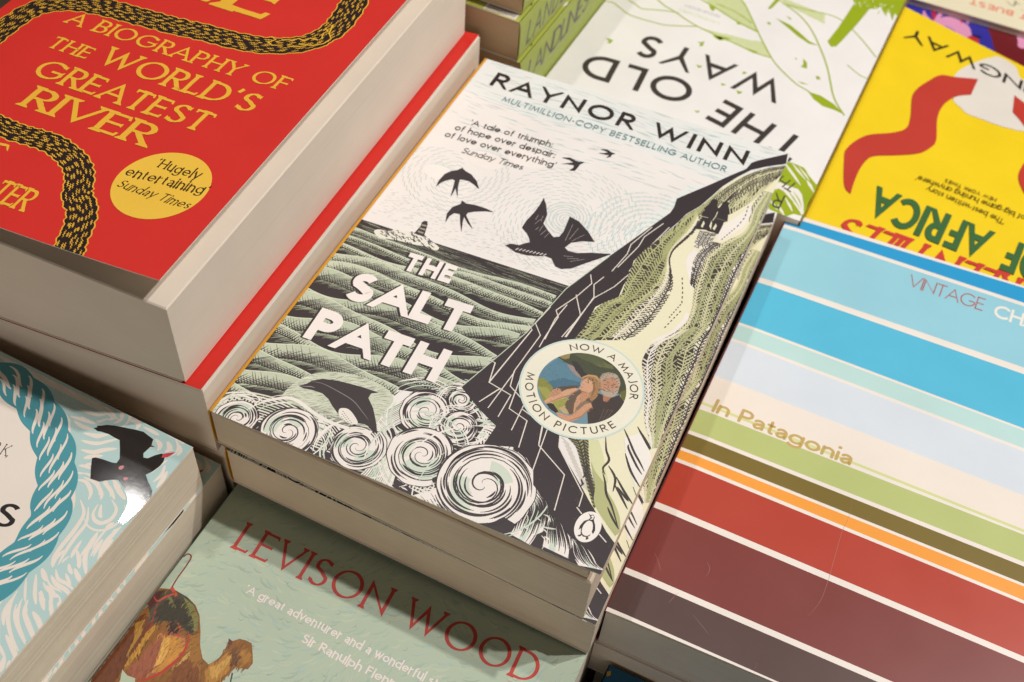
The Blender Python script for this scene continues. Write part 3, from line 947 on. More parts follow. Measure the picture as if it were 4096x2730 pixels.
    a.layer()
    for i in range(7):
        for j in range(3):
            q = (36.63,17.51)
            a.line([(q[0]+i*.72+j*.3, q[1]-i*.42-j*1.0), (q[0]+i*.72+j*.3+.4, q[1]-i*.42-j*1.0)], .22, '#6b6060')
    a.layer()
    a.line(smooth_line([(22.09,23.18),(25.68,24.1),(31.45,23.59),(37.54,22.44),(42.33,19.9),(45.31,18.14)]), .28, '#8a8083', 'both')
    a.line([(19.67,20.06),(23.09,21.49),(24.39,21.62)], .3, '#a39a9a', 'both')
    # --- cliff face
    cl = [(128.05,197.53),(118.61,188.31),(116.99,186.16),(116.18,181.89),(112.46,176.42),(107.21,168.24),(98.02,154.61),(98.58,149.82)]+[(98.29,146.4),(86.4,116.11),(78.71,95.15),(74.6,71.61),(65.24,42.06),(73.79,36.83),(81.42,33.21)]+[(80.88,25.29),(89.12,28.4),(94.71,26.63),(98.29,23.06),(100.18,18.77),(106.32,14.93),(108.1,11.62),(112.03,10.63),(116.48,7.49),(120.48,7),(125.66,4.34),(129.92,2.11)]+[(129, 0), (129, 6)]+[(129.25,10.83),(125.48,13.44),(120.54,18.04),(117.37,20.7),(113.42,24.32),(108.94,28.24),(105.61,31.03),(101.75,34.55),(100.3,38.87)]+[(103.56,41.02),(89.6,74.79),(90.81,81.78),(90.79,92.08),(92.47,94.83),(96.17,99.56),(95.76,105.21),(95.92,111.25),(94.87,117.82),(96.27,123.68)]+[(102.58,143.55),(103.79,148.56),(106.89,154.58),(109.4,162.65),(111.15,168.73),(114.71,176.39),(118.15,182.3),(122.82,186.83),(128.94,191.64)]
    a.layer(6)
    a.poly(cl, DARK)
    def keep_right(p):
        return inside(p, cl)
    a.layer()
    for i in range(420):
        p = (rng.uniform(60, 128), rng.uniform(2, 170))
        if inside(p, cl):
            a.line([p, (p[0]+.3, p[1]+.2)], .2, '#5d5356')
    a.layer()
    veins = [[(83.8,105.13),(85.7,101.44),(83.24,93.38),(79.5,84.83),(81.32,82.44),(80.77,72.48),(80.82,67.78)], [(88.32,106.22),(86.57,101.3),(88.66,96.08),(87.8,86.2),(87,75.57)], [(82.86,94.32),(87.8,86.2),(85.69,74.92)], [(95.54,110.99),(93.11,103.41),(88.85,95.61),(87.36,84.34),(86.68,75.41)],
             [(77.24,85.37),(75.57,76.6),(79.17,72.49),(77.58,55.16),(78.96,49.11),(84.09,46.26)], [(73.52,75.31),(75.75,73.46),(72.3,47.57),(76.48,46.92),(72.75,39.25)], [(68.05,55.79),(70.72,55.57),(72.3,47.57),(80.57,45.99),(80.48,36.61)], [(77.83,55.03),(76.25,38.33)], [(80.3,54.74),(82.25,41.03),(89.14,39.19),(90.89,28.99)],
             [(85.78,44.19),(86.28,33.83)], [(94.37,39.23),(96.02,32.44),(107.15,26.05),(109.27,13.43)], [(96.02,38.87),(97.99,23.35)], [(81.89,88.79),(80.7,81.04),(81.14,71.61)], [(114.7,17.3),(116.87,15.85)], [(123.87,11.85),(126.75,10.22)], [(100.3,38.87),(101.75,34.55),(114.59,22.32),(115.21,17.76)], [(85.68,42.71),(89.21,41.59),(93.81,40.54),(95.88,32.78)],
             [(90.93,112.45),(93.94,125.29),(94.12,130.66),(97.96,140.13)], [(95.14,112.53),(97.86,128.31),(100.46,139.22)], [(89.8,109.86),(91.63,119.96),(91.18,124.95),(94.92,136.43)]]
    for v in veins:
        a.line(v, .34, '#e9dfd4')
    a.layer()
    for i in range(13):
        t = i/12
        p = (101.08,38.33); q = (113.72,24.47)
        u, v = p[0]+(q[0]-p[0])*t, p[1]+(q[1]-p[1])*t
        a.line([(u, v), (u+3.4, v-1.6)], .3, '#e3dccb')
    a.layer()
    # edge line of the cliff against the sea
    a.line([(86.4,116.11),(78.71,95.15),(74.6,71.61),(65.24,42.06)], .3, '#c9d6bd')
    # --- hillside right of the cliff
    CREAM, OLIVE, PALE = '#efe9c9', '#b4b67c', '#dfe0bb'
    hill = [(130.37,191.88),(124.37,186.66),(120.26,182.77),(114.87,175.88),(111.31,168.23),(109.56,162.16),(107.05,154.1),(103.95,148.09),(102.75,143.09)]+[(96.27,123.68),(94.87,117.82),(95.92,111.25),(95.76,105.21),(96.17,99.56),(92.47,94.83),(90.79,92.08),(90.81,81.78),(89.6,74.79),(103.56,41.02),(109.91,34.75),(116.07,28.66),(121.04,22.25)]+[(113.42,24.32),(117.37,20.7),(120.54,18.04),(125.48,13.44),(129.25,10.83)]+[(129, 6), (131, 6), (131, 182)]
    a.layer(6)
    a.poly(hill, CREAM)
    H = ribbon_hatch
    # upper grass bank under the summit edge
    H(a, [(129.84,191.13),(123.12,185.78),(117.64,179.06),(113.88,171.86),(110.51,163.79),(107.36,155.38),(104.11,147.61),(102.61,141.38)], [(130.07,188.96),(124.47,183.72),(119.7,177.16),(116.59,170.32),(114.15,161.64),(112.23,153.93),(109.72,146.06),(107.27,138.34)], '#cfcba0', DARK, rng, 1, 1.0, .34, .9)
    def multi(left, right, styles):
        L, R = resample(smooth_line(left, 6), 60), resample(smooth_line(right, 6), 60)
        tot = sum(st[0] for st in styles); x = 0.0
        wig = lambda i, f: .035*math.sin(i*.33+f*9)*(0 < f < 1)
        for wt, base, line, lw, ww in styles:
            f0, f1 = x/tot, (x+wt)/tot
            x += wt
            A = [(L[i][0]+(R[i][0]-L[i][0])*(f0+wig(i, f0)), L[i][1]+(R[i][1]-L[i][1])*(f0+wig(i, f0))) for i in range(60)]
            B = [(L[i][0]+(R[i][0]-L[i][0])*(f1+wig(i, f1)), L[i][1]+(R[i][1]-L[i][1])*(f1+wig(i, f1))) for i in range(60)]
            H(a, A[::4]+[A[-1]], B[::4]+[B[-1]], base, line, rng, lw, 1.45, ww, 1.1)
    K = '#453c39'
    multi([(130.23,189.16),(124.56,183.41),(119.76,176.95),(116.68,170.02),(114.46,161.8),(113.17,154.4)], [(124.81,170.91),(123.05,165.36),(120.31,159.7),(117.61,154.77),(114.5,152.55),(112.84,145.96)], [(1, '#d6d2a8', K, 1, .38), (1, K, '#d6d3a6', 1, .40)])
    multi([(125.2,171.77),(124.15,165.25),(124.07,161.27),(124.02,158.65)], [(126.44,173.41),(125.77,164.1),(125.3,159.3),(125.57,154.93)], [(1, '#e9e4c8', K, 0, .36)])
    # olive meadow, from the walkers down to the badge
    multi([(111.47,167.73),(107.05,154.1),(103.95,148.09),(102.75,143.09)]+[(96.27,123.68),(94.87,117.82),(95.92,111.25),(95.76,105.21),(96.17,99.56),(92.47,94.83),(90.79,92.08),(90.81,81.78),(89.6,74.79),(89.21,69.22)], [(106.84,151.27),(106.7,142.87),(104.46,128.71),(105.4,122.54),(105.12,112.98),(103.12,105.09),(99.83,95.59),(97.46,86.21),(96.45,78.76)], [(1, K, '#bcbd88', 1, .44), (1, K, '#afb07c', 1, .47)])
    multi([(106.84,151.27),(106.7,142.87),(104.46,128.71),(105.4,122.54),(105.12,112.98),(103.12,105.09),(99.83,95.59),(97.46,86.21),(96.45,78.76)], [(109.77,145.05),(109.23,140.37),(105.53,128.03),(106.38,123.03),(108.74,118.29),(110.57,114.55),(111.5,109.83),(111.32,105.78),(110.97,101.13),(109.79,93.4),(106.33,83.64)], [(1, K, '#c9c894', 1, .46), (1, K, '#ece5cb', 1, .46), (1, '#ece6cc', K, 1, .44)])
    # white verge of the lane
    a.layer()
    a.poly([(123.24,165.45),(122.99,162.04),(121.26,156.61),(118.74,151.17),(117.35,147.6),(117.21,144.38),(118.16,139.88),(119.61,141.85),(122.02,146.05),(124.7,152.26),(124.93,159.11)], '#f3ece4')
    a.poly([(112.08,133.14),(111.01,128.96),(111.28,125.49),(113.09,121.64),(115.21,118.02),(117.5,112.82),(117.03,116.61),(114.72,121.87),(113.46,126.58),(113.84,131.59)], '#f3ece4')
    a.poly([(112.1,84.91),(113.93,88.46),(117.11,92.71),(118.85,98.98),(119.08,104.05),(120.72,101.55),(120.15,97.45),(118.09,92.12),(114.41,87.11)], '#f3ece4')
    H(a, [(110.67,142.35),(110.84,139.31),(111.02,135.06),(112.08,133.14)], [(116.95,143.63),(116.75,141.66),(116.9,138.63),(117.42,137.05)], '#f0eadb', K, rng, 3, .9, .34, 1.0)
    H(a, [(116.73,139.16),(114.74,135.09),(113.66,130.89),(113.64,126.67),(114.55,122.38),(116.09,116.14)], [(119.93,139.54),(118.64,135.82),(117.7,131.11),(117.3,126.12),(117.42,120.87),(118.21,114.89)], '#efe9dc', K, rng, 2, .9, .38, 1.0)
    # woven bank along the right edge
    LB = [(126.44,173.41),(125.17,161.83),(125.92,154.46),(125.54,149.52),(122.58,144.27),(119.84,139.8),(117.36,132.15),(117.3,126.12),(117.24,120.2),(118.03,114.81),(119.33,109.77),(120.72,101.55),(119.29,95.41),(116.75,90.39),(113.08,84.35)]
    RB = [(128,173.19),(128.72,165.59),(129.03,156.67),(129.16,148.52),(129.28,139.94),(129.36,130.37),(129.24,120.4),(129.13,110.71),(129.06,102.41),(128.83,94.77),(128.47,87.76),(128.43,81.06)]
    RB = [(129.6, p[1]) for p in RB]
    multi(LB, RB, [(1, K, '#dcd7b0', 1, .44), (1.2, K, '#b3b486', 1, .44), (1.2, K, '#cdcba0', 1, .46), (1.0, K, '#acad7e', 1, .46), (.9, '#f0e9dc', K, 1, .44)])
    LB = [(118.06,92),(113.38,84.39),(113.02,76.94),(115.4,72.01),(118.81,63.77),(121.64,55.56),(123.88,51.96),(127.23,46.24)]
    RB = [(128.6,104.8),(128.23,85.05),(128.29,74.59),(128.72,62.59),(128.86,54.86),(129.11,47.84)]
    RB = [(129.6, p[1]) for p in RB]
    multi(LB, RB, [(1, K, '#f0e9dc', 1, .42), (1.2, K, '#d8d3ae', 1, .48), (1.4, K, '#b1b284', 2, .45), (1.2, K, '#cac99c', 1, .42), (1, '#e9e4cc', K, 1, .46)])
    # lower slopes under the badge
    H(a, [(103.08,38.85),(106.48,36.86),(109.69,32.58),(112.99,28.01),(115.79,23.76),(119.54,18.81)], [(109.07,41.32),(110.3,37.36),(112.12,33.76),(113.76,30.57),(116.12,27.36),(119.73,21.84)], '#9fa06c', '#4a423c', rng, 2, 1.2, .5, .9, False)
    H(a, [(112.42,33.9),(114.21,30.79),(116.99,26.06),(118.69,20.92),(123.55,16.6),(128.33,13.2)], [(114.37,31.75),(118.22,29.25),(120.84,26.2),(124.01,23.49),(127.24,19.62),(129.11,15.19)], '#b9ba85', None, rng)
    H(a, [(108.77,41.17),(111.06,36.38),(114.37,31.75),(118.81,28.66)], [(111.69,42.13),(114.72,38.15),(117.09,33.96),(120.01,29.24)], '#dcdcae', None, rng)
    H(a, [(118.47,46.36),(121.7,39.76),(124.31,35.7),(127.74,31.27)], [(122.21,50.03),(125.5,47.03),(128.4,43.02),(129.72,37.45)], '#f4eee6', None, rng)
    a.layer()
    for q in ([(113.23,44.26),(115.19,39.74),(117.27,36.71),(116.63,33.29),(118.1,31.37)], [(117.85,34.77),(121.24,31.58),(122.33,26.92)], [(116.92,32.11),(119.11,28.81),(120.82,25.34),(123.97,21.79),(128.41,15.67)], [(121.4,32.09),(125.31,28.37),(129.31,25.21)], [(121.64,29.61),(124.96,26.49),(128.36,23.08)], [(122.96,28.95),(125.85,26.93),(127.72,25.71)],
              [(117.28,49.48),(119.85,46.57),(123.12,42.7),(125.91,40.02),(128.24,37.6)], [(120.58,44.64),(121.16,43.1),(125.42,38.45),(128.04,36.19)], [(120.82,41.13),(124.61,35.84),(128.94,31.85)], [(120.71,52.09),(124.17,48.68),(127.12,45.55)], [(127.15,30.98),(129.12,28.51)], [(122.79,21.22),(125.19,18.63),(128.41,15.67)], [(122.83,50.33),(125.66,47.57),(127.29,46.09)]):
        a.line(smooth_line(q, 4), .75, '#453c3b', 'both')
    for i in range(5):
        q = (111.06,33.24)
        a.line([(q[0]+i*.55, q[1]-i*3.2), (q[0]+1.2+i*.55, q[1]-1.3-i*3.2), (q[0]+.9+i*.55, q[1]-2.6-i*3.2)], .7, '#453c3b', 'both')
    # lane marks
    a.layer()
    for q in ([(112.66,117.91),(114.99,111.58),(116.41,106.63)], [(116.24,105.98),(114.66,98.55)], [(117.22,103.13),(114.79,93.72)], [(122.82,162.61),(123.43,156.42),(122.33,150.43)], [(119.73,164.34),(120.03,159.23)], [(121.86,149.24),(119.25,141.67)]):
        P = resample(q, 12)
        for i in range(0, 11, 2):
            a.line([P[i], P[i+1]], .38, '#5b5140')
    # walkers
    a.layer(6)
    a.poly([(109.8,159.44),(110.06,160.37),(111.35,160.76),(112.19,160),(112.41,158),(113.28,156.61),(113.99,158.14),(113.65,160.27),(114.63,161.49),(116.14,161.07),(116.19,159.26),(117.17,157.79),(117.61,154.77),(118.37,151.55),(117.31,150.38),(117.47,148.3),(117.35,143.7),(115.84,143.82),(113.64,143.53),(112.69,143.87),(110.45,142.99),(108.36,142.32),(108.77,144.23),(109.31,146.41),(109.4,149.98),(108.67,150.26),(109.12,153.4),(108.48,153.79),(109.58,157.22)], '#3b3335')
    a.layer()
    for q in ([(110.49,147.96),(110.49,144.78),(111.3,144.24),(111.31,146.78)], [(113.03,149.24),(113.2,146.15),(114.27,144.79),(113.66,147.97)], [(114.93,148.61),(114.64,145.61),(115.49,144.9),(115.66,147.39)]):
        a.poly(q, '#e8e2c2')
    a.line([(113.6,154.69),(113.77,152.19),(113.4,149.43)], .3, '#d8d2b4')
    a.line([(109.04,149.8),(111.49,150.07)], .25, '#d8d2b4')
    a.line([(114.31,151.17),(118.21,151.53)], .2, '#8a8278')
    a.layer()
    a.rect(0, 0, 1.0, 198, '#d9992a')
    # --- birds
    a.layer(6)
    BIRD = '#3b3336'
    for q in ([(16.74,120.46),(16.15,123.96),(16.5,127.97),(17.96,130.58),(19.66,131.92),(20.81,133.92),(22.56,132.92),(25.44,132.16),(28.77,129.78),(31.28,126.47),(28.75,127.7),(26.39,128.58),(24.27,128.43),(22.8,127.91),(23.89,124.09),(26.12,119.09),(24.26,121.77),(23.46,123.07),(23.78,120.39),(23.83,117.93),(22.69,122.11),(21.4,126.62),(20.21,126.83),(18.39,124.97),(17.38,123.08)],
              [(28.11,105.34),(26.51,109.75),(26.79,113.52),(28.8,116.42),(28.33,118.19),(30.38,117.44),(33.68,118.22),(37.82,118.32),(41.03,117.95),(38.1,116.92),(34.82,115.04),(33.06,113.49),(33.04,111.95),(35.7,109.27),(38.04,106.9),(35.22,108.7),(32.73,111.03),(33.36,108.63),(35.21,103.77),(33,107.37),(30.75,111.67),(28.74,111.09),(27.91,108.93)],
              [(51.62,156.07),(54.39,157.49),(56.99,156.88),(58.32,156.84),(60.33,157.62),(59.28,155.65),(59.2,153.94),(58.82,151.49),(56.82,150.71),(57.7,152.7),(57.39,154.21),(54.83,153.62),(52.65,152.51),(55.23,154.54),(56.69,155.52),(54.7,156.19)],
              [(62.9,167.19),(65.32,168.18),(67.18,167.42),(68.93,167.33),(67.86,166.06),(68,164.91),(66.68,163.51),(67.16,165.46),(64.98,165.07),(62.92,164.75),(65.07,165.85),(66.29,166.71),(65.12,167.1)],
              [(51.83,104.75),(53.14,106.25),(56.14,106.92),(57.79,109),(58.91,109.78),(58.03,111.44),(56.17,113.47),(53.43,115.3),(53.37,118.94),(54.24,124.62),(54.46,128.95),(54.26,132.89),(56.62,129.71),(58.88,125.32),(59.47,120.5),(62.31,118.05),(65.28,115.93),(67.02,117.01),(67.44,120.21),(66.49,128.17),(70.41,127.31),(75.31,123.95),(79.16,120.37),(75.2,118.8),(71.99,116.34),(70.87,113.06),(72.54,112.03),(75.63,112.44),(80.39,114.93),(86.6,117.42),(83.87,113.78),(79.93,108.95),(76.9,105),(73.78,103.04),(71.4,103.26),(68.71,106.19),(66.3,106.22),(64.22,105.17),(60.5,103.72),(56.32,103.27),(54.14,104.04)]):
            a.poly(q, BIRD)
    a.layer()
    for k in range(9):
        p = (55.86,104.28); q = (65.64,106.09)
        t = k/8
        u, v = p[0]+(q[0]-p[0])*t, p[1]+(q[1]-p[1])*t
        a.line([(u, v), (u+.7, v+1.2)], .36, '#e2d8d1')
    for q in ([(56.11,121.19),(56.06,123.89)], [(56.78,118.82),(57.65,121.96)], [(59.65,116.5),(59.72,119.76)], [(60.71,114.9),(61.59,118.01)], [(62.49,114.21),(63.14,116.97)], [(69.69,116.24),(69,124.97)], [(70.72,117.29),(71.57,124.11)], [(71.88,117.13),(74.67,121.92)], [(71.97,109.06),(75.14,110.13)], [(73.7,108.38),(77.28,110.17)], [(75.12,107.56),(79.17,110.82)], [(58.58,118.11),(58.24,116.33)], [(58.16,121.13),(57.79,124.22)]):
        a.line(q, .38, '#c9beb9', 'both')
    return a

FUT_B = Pen(.19, gap=.3)

def coast_lettering(parent):
    """Title, author and quote printed on the coast cover, each its own sheet of lettering."""
    a = Art(129, 198, .36, .4, z0=top_of(parent))
    P0, P1, Q = (8.75,182.97), (114.73,183.19), (8.67,191.92)
    put_text(a, "RAYNOR WINN", P0, P1, hgt(P0, P1, Q), Pen(.185, gap=.26), '#332a28')
    a.build("author_name", parent)
    a = Art(129, 198, .36, .4, z0=top_of(parent))
    P0, P1, Q = (17.34,176.05), (109.58,176.5), (17.53,179.39)
    put_text(a, "MULTIMILLION-COPY BESTSELLING AUTHOR", P0, P1, hgt(P0, P1, Q), Pen(.13, gap=.16), '#5d8a8c')
    a.build("strapline", parent)
    a = Art(129, 198, .36, .4, z0=top_of(parent))
    ink_ = '#3d3230'
    pen = Pen(.125, gap=.09)
    for s, p0, p1 in (("\u2018A tale of triumph:", (12.33,157.45), (45.91,159.83)), ("of hope over despair;", (8.44,152.22), (49.18,154.65)), ("of love over everything\u2019", (6.78,146.95), (51.47,149.53))):
        put_text(a, s, p0, p1, 3.25, pen, ink_)
    P = Pen(.095, slant=12, gap=.09)
    put_text(a, "Sunday Times", (16.44,141.48), (40.9,143), 3.1, P, ink_)
    a.build("quote", parent)
    a = Art(129, 198, .36, .4, z0=top_of(parent))
    for off, col in (((-.75, -.35), '#352c2c'), ((0, 0), '#f7eee9')):
        p0, p1 = (24.57,78.32), (42.76,79.62)
        put_text(a, "THE", p0, p1, hgt(p0, p1, (22.82,86.77)), Pen(.25, gap=.09), col, off=off)
        p0, p1 = (12.76,58.1), (56.15,61.21)
        put_text(a, "SALT", p0, p1, hgt(p0, p1, (45.81,73.66)), Pen(.265, gap=.07), col, off=off)
        p0, p1 = (10.32,37.56), (57.17,39.75)
        put_text(a, "PATH", p0, p1, hgt(p0, p1, (8.36,51.39)), Pen(.265, gap=.07), col, off=off)
        a.layer(14)
    a.build("title", parent)

def coast_badge(parent):
    a = Art(129, 198, .3, .45, z0=top_of(parent))
    c, Ro, Ri = (99.5, 58.5), 19.9, 14.1
    a.disc(c, Ro, '#cfe0d8', 90); a.layer()
    a.disc(c, Ro-.65, '#f1ecd9', 90); a.layer()
    pen = Pen(.15)
    arc_text(a, "NOW A MAJOR", c, 15.2, 126, 10, 2.75, pen, '#4a3c28')
    arc_text(a, "MOTION PICTURE", c, 17.95, 186, 329, 2.75, pen, '#4a3c28', inward=True)
    o = a.build("badge", parent)
    # the small still inside the badge: a bay, a headland and two walkers resting
    b = Art(129, 198, .3, .45, z0=top_of(o))
    clipc = lambda pts: clip_circle(pts, c, Ri)
    patches = []
    def shp(pts, col):
        b.poly(clipc(pts), col); b.layer(2)
        patches.append((pts, col))
    b.disc(c, Ri, '#7395a3', 80); b.layer()
    shp([(84.28,57.94),(88.16,66.39),(92.85,64.76),(98.15,61.54),(98.82,58.68),(91.4,54.08),(86.1,54.34)], '#5f8799')
    shp([(86.58,52.67),(89.05,56.11),(92.59,59.45),(98.58,60.47),(99.24,58.25),(91.51,53.82)], '#4f7489')
    shp([(86.98,66.8),(89.16,71.22),(96.19,75.02),(106,75.53),(112.56,67.34),(114.57,61.99),(104.57,60.23),(97.93,62.08),(95.82,63.62),(92.74,65.03),(89.87,65.92)], '#4b4f3c')
    shp([(87.93,66.94),(88.6,68.93),(90.79,70.35),(91.4,67.66),(90.06,66.67)], '#9a8a55')
    shp([(92.29,69.76),(96.86,73.34),(100.67,72.56),(103.23,69.87),(99.78,69.16),(96,69.27)], '#5d6245')
    shp([(98,69.26),(101.53,71.66),(105.3,70.9),(105.52,69.7),(101.15,68.85)], '#6d7048')
    shp([(91.57,65.44),(93.3,63.68),(95.01,62.57),(97.31,61.77),(98.25,61.91),(95.82,63.62),(94.1,65.37)], '#a08c88')
    shp([(92.37,67.15),(94.25,67.42),(97.88,64.63),(99.55,64.16),(97.82,62.34),(95.18,63.95)], '#3c3a3a')
    shp([(85.11,55.45),(87.05,56.72),(89.16,55.84),(91.18,54.61),(93.83,51.82),(93.72,48.65),(90.45,48.29)], '#8d8d48')
    shp([(86.58,52.67),(89.34,53.71),(92.18,52.26),(93.83,51.82),(95.86,52.81),(97.4,52.63),(97.75,50.63),(96.62,46.38),(92.91,48.26)], '#a3a155')
    shp([(111.11,62.18),(112.55,64.15),(114.05,60.17),(112.73,59.21)], '#6a6a34')
    # man: dark shirt, arm round the woman's shoulder, grey hair and beard
    shp([(103.8,54.84),(104.68,58.71),(106.62,58.72),(108.97,58.31),(111.11,60.92),(113.74,59.09),(117.12,53.97),(111.98,47.53),(106.6,46.1),(104.45,50.83)], '#473c38')
    shp([(107.57,52.66),(109.89,54.72),(111.7,54.99),(111.29,51.12),(109.49,47.82)], '#5b4f48')
    shp([(106.62,58.72),(109.38,59.13),(108.47,56.5),(107.45,56.62)], '#b07c62')
    b.poly(smooth_loop([(103.49,64.81),(104.3,66.5),(106.57,67.62),(108.85,66.8),(110.09,64.21),(110.5,61.25),(109.53,59.36),(107.59,58.73),(105.8,59.58),(104.14,62.24)]), '#c08f73'); b.layer(2)
    b.poly(smooth_loop([(104.03,62.51),(103.23,64.36),(103.37,66.36),(104.77,67.83),(107.04,68.33),(108.96,67.18),(110.09,64.85),(109.78,64.06),(108.44,65.96),(106.58,66.33),(104.83,65.15),(104.23,63.57)]), '#b5a492'); b.layer(2)
    b.poly(smooth_loop([(105.18,60.53),(106.56,60.74),(107.22,61.54),(108.86,61.71),(109.68,63.7),(110.4,61.2),(109.56,59.28),(107.62,58.67),(106.01,59.36)]), '#b6a391'); b.layer(2)
    for q in ([(105.32,62.67),(106.39,63.04)], [(107.47,63.41),(108.65,64.15)], [(106.92,60.44),(108.81,61.21)], [(106.7,63.19),(107.02,61.75)]):
        b.line(q, .42, '#7d5847', 'both')
    b.layer(2)
    shp([(91.6,54.18),(93.51,56.07),(95.65,57.44),(97.84,58.68),(98.63,57.95),(96.4,56.22),(94.69,54.44),(93.69,53.32)], '#5c5148')
    # woman: face turned to the sun, sleeveless top, bare arms
    shp([(97.25,50.07),(97.28,53.51),(98.36,56.24),(99.46,57.73),(102.75,57.45),(104.8,57.2),(104.62,54),(103.64,50.43),(101.67,47.02),(98.63,47.36)], '#6a594b')
    shp([(99.51,54.61),(100.2,56.51),(101.43,56.49),(101.37,53.64),(101.23,49.25),(100.95,47.58),(99.77,51.62)], '#c99a7b')
    shp([(100.81,50.27),(102.07,54.3),(104.01,54.32),(103.44,50.94),(101.46,47.53)], '#8a7660')
    shp([(100.09,56.77),(102.02,58.04),(103.17,56.4),(101.69,52.87),(100.55,53.86)], '#c4906f')
    b.poly(smooth_loop([(97.93,62.08),(99.35,64.06),(101.73,64.91),(103.71,63.63),(104.87,60.38),(105.2,57.4),(104.21,55.03),(102.55,56.72),(102.52,59.23),(100.85,60.95),(98.89,60.94)]), '#a8815a'); b.layer(2)
    b.poly(smooth_loop([(98.68,60.84),(99.48,62.52),(101.04,62.32),(102.5,61.12),(103.04,59.17),(102.03,57.41),(100.19,57.14),(98.74,57.69),(98.92,59.05),(98.49,59.79)]), '#d3a283'); b.layer(2)
    for q in ([(99.5,61.24),(100.85,60.95)], [(99.03,58.78),(99.85,58.87)], [(98.8,59.94),(99.84,59.81)]):
        b.line(q, .4, '#8f6650', 'both')
    b.layer(2)
    shp([(90.86,48.49),(92.21,51.02),(93.69,53.32),(95.58,55.82),(97.81,57.55),(98.64,57.32),(97.77,54.69),(95.78,51.84),(93.39,49.42),(91.81,47.41)], '#d6a583')
    shp([(91.18,51.14),(91.62,53.56),(92.51,54.95),(93.95,55.02),(94.39,53.98),(93.72,52.08),(92.32,50.77)], '#c39274')
    shp([(95.71,46.24),(99.96,46.49),(101.63,49.45),(103,53.2),(104.32,54.16),(105.24,53.06),(104.36,49.86),(102.88,46.4),(100.9,44.22),(97.26,44.87)], '#d09b7a')
    shp([(91.9,47.76),(93.61,48.91),(96.52,46.64),(95.93,45.74),(93.67,46.47)], '#3c3231')
    shp([(96.09,47.65),(96.86,49.27),(97.99,48.89),(99.84,47.35),(98.44,46.66)], '#c2a97c')
    rb = random.Random(77)
    inr = lambda p: math.hypot(p[0]-c[0], p[1]-c[1]) < Ri-.15
    painterly(b, patches, 1300, rb, (c[0]-Ri, c[1]-Ri, c[0]+Ri, c[1]+Ri),   .4, 1.1, .12, .28, lambda u, v: -.5+.9*math.sin(u*.6)+.5*math.sin(v*.9), (.84, .92, .97, 1.0, 1.04, 1.1), inr)
    for q, w, col in (([(104.24,62.61),(103.39,64.44),(103.58,66.47),(105,67.88),(107.07,68.25)], .55, '#a08f80'), ([(105.29,62.75),(106.37,63.09)], .5, '#5d4034'), ([(107.44,63.49),(108.67,64.22)], .5, '#5d4034'), ([(106.94,60.39),(108.82,61.18)], .4, '#7d5444'), ([(106.96,63.15),(107.17,61.67)], .4, '#9a6b55'),
                      ([(97.93,62.08),(99.61,64.03),(101.83,64.64),(103.71,63.31)], .7, '#c39a6c'), ([(102.07,62.19),(103.34,59.63),(103.58,56.6)], .9, '#8e6a48'), ([(102.69,62.49),(104.16,60.03),(104.59,57.1)], .7, '#a37d55'), ([(99.5,61.24),(100.97,60.95)], .42, '#7d5444'), ([(99.05,58.73),(99.87,58.82)], .38, '#9a5a4c'), ([(98.74,57.69),(100.19,57.14),(101.83,57.31)], .5, '#a8765c'),
                      ([(91.7,47.66),(94.57,51.24),(97.27,54.13),(98.55,56.96)], .5, '#b07f62'), ([(100.69,44.72),(103.67,48),(104.84,52.25)], .5, '#ab7a5e'), ([(91.44,52.84),(93.21,52.14)], .3, '#8d6048'), ([(92.23,53.86),(93.91,52.8)], .3, '#8d6048'), ([(108.88,54.22),(109.29,48.93)], .3, '#7d7064'), ([(110.09,54.2),(110.09,49.32)], .3, '#7d7064'), ([(111.6,54.64),(110.79,49.96)], .3, '#7d7064')):
        b.line(q, w, col, 'both')
    b.build("badge_picture", o)

def clip_circle(pts, c, r, n=48):
    """Sutherland-Hodgman against a 48-sided circle."""
    for i in range(n):
        a0, a1 = 2*PI*i/n, 2*PI*(i+1)/n
        A = (c[0]+r*math.cos(a0), c[1]+r*math.sin(a0)); B = (c[0]+r*math.cos(a1), c[1]+r*math.sin(a1))
        side = lambda p: (B[0]-A[0])*(p[1]-A[1])-(B[1]-A[1])*(p[0]-A[0])
        out = []
        for j in range(len(pts)):
            p, q = pts[j], pts[(j+1) % len(pts)]
            sp, sq = side(p), side(q)
            if sp >= 0: out.append(p)
            if (sp >= 0) != (sq >= 0):
                t = sp/(sp-sq)
                out.append((p[0]+(q[0]-p[0])*t, p[1]+(q[1]-p[1])*t))
        pts = out
        if len(pts) < 3:
            return []
    return pts

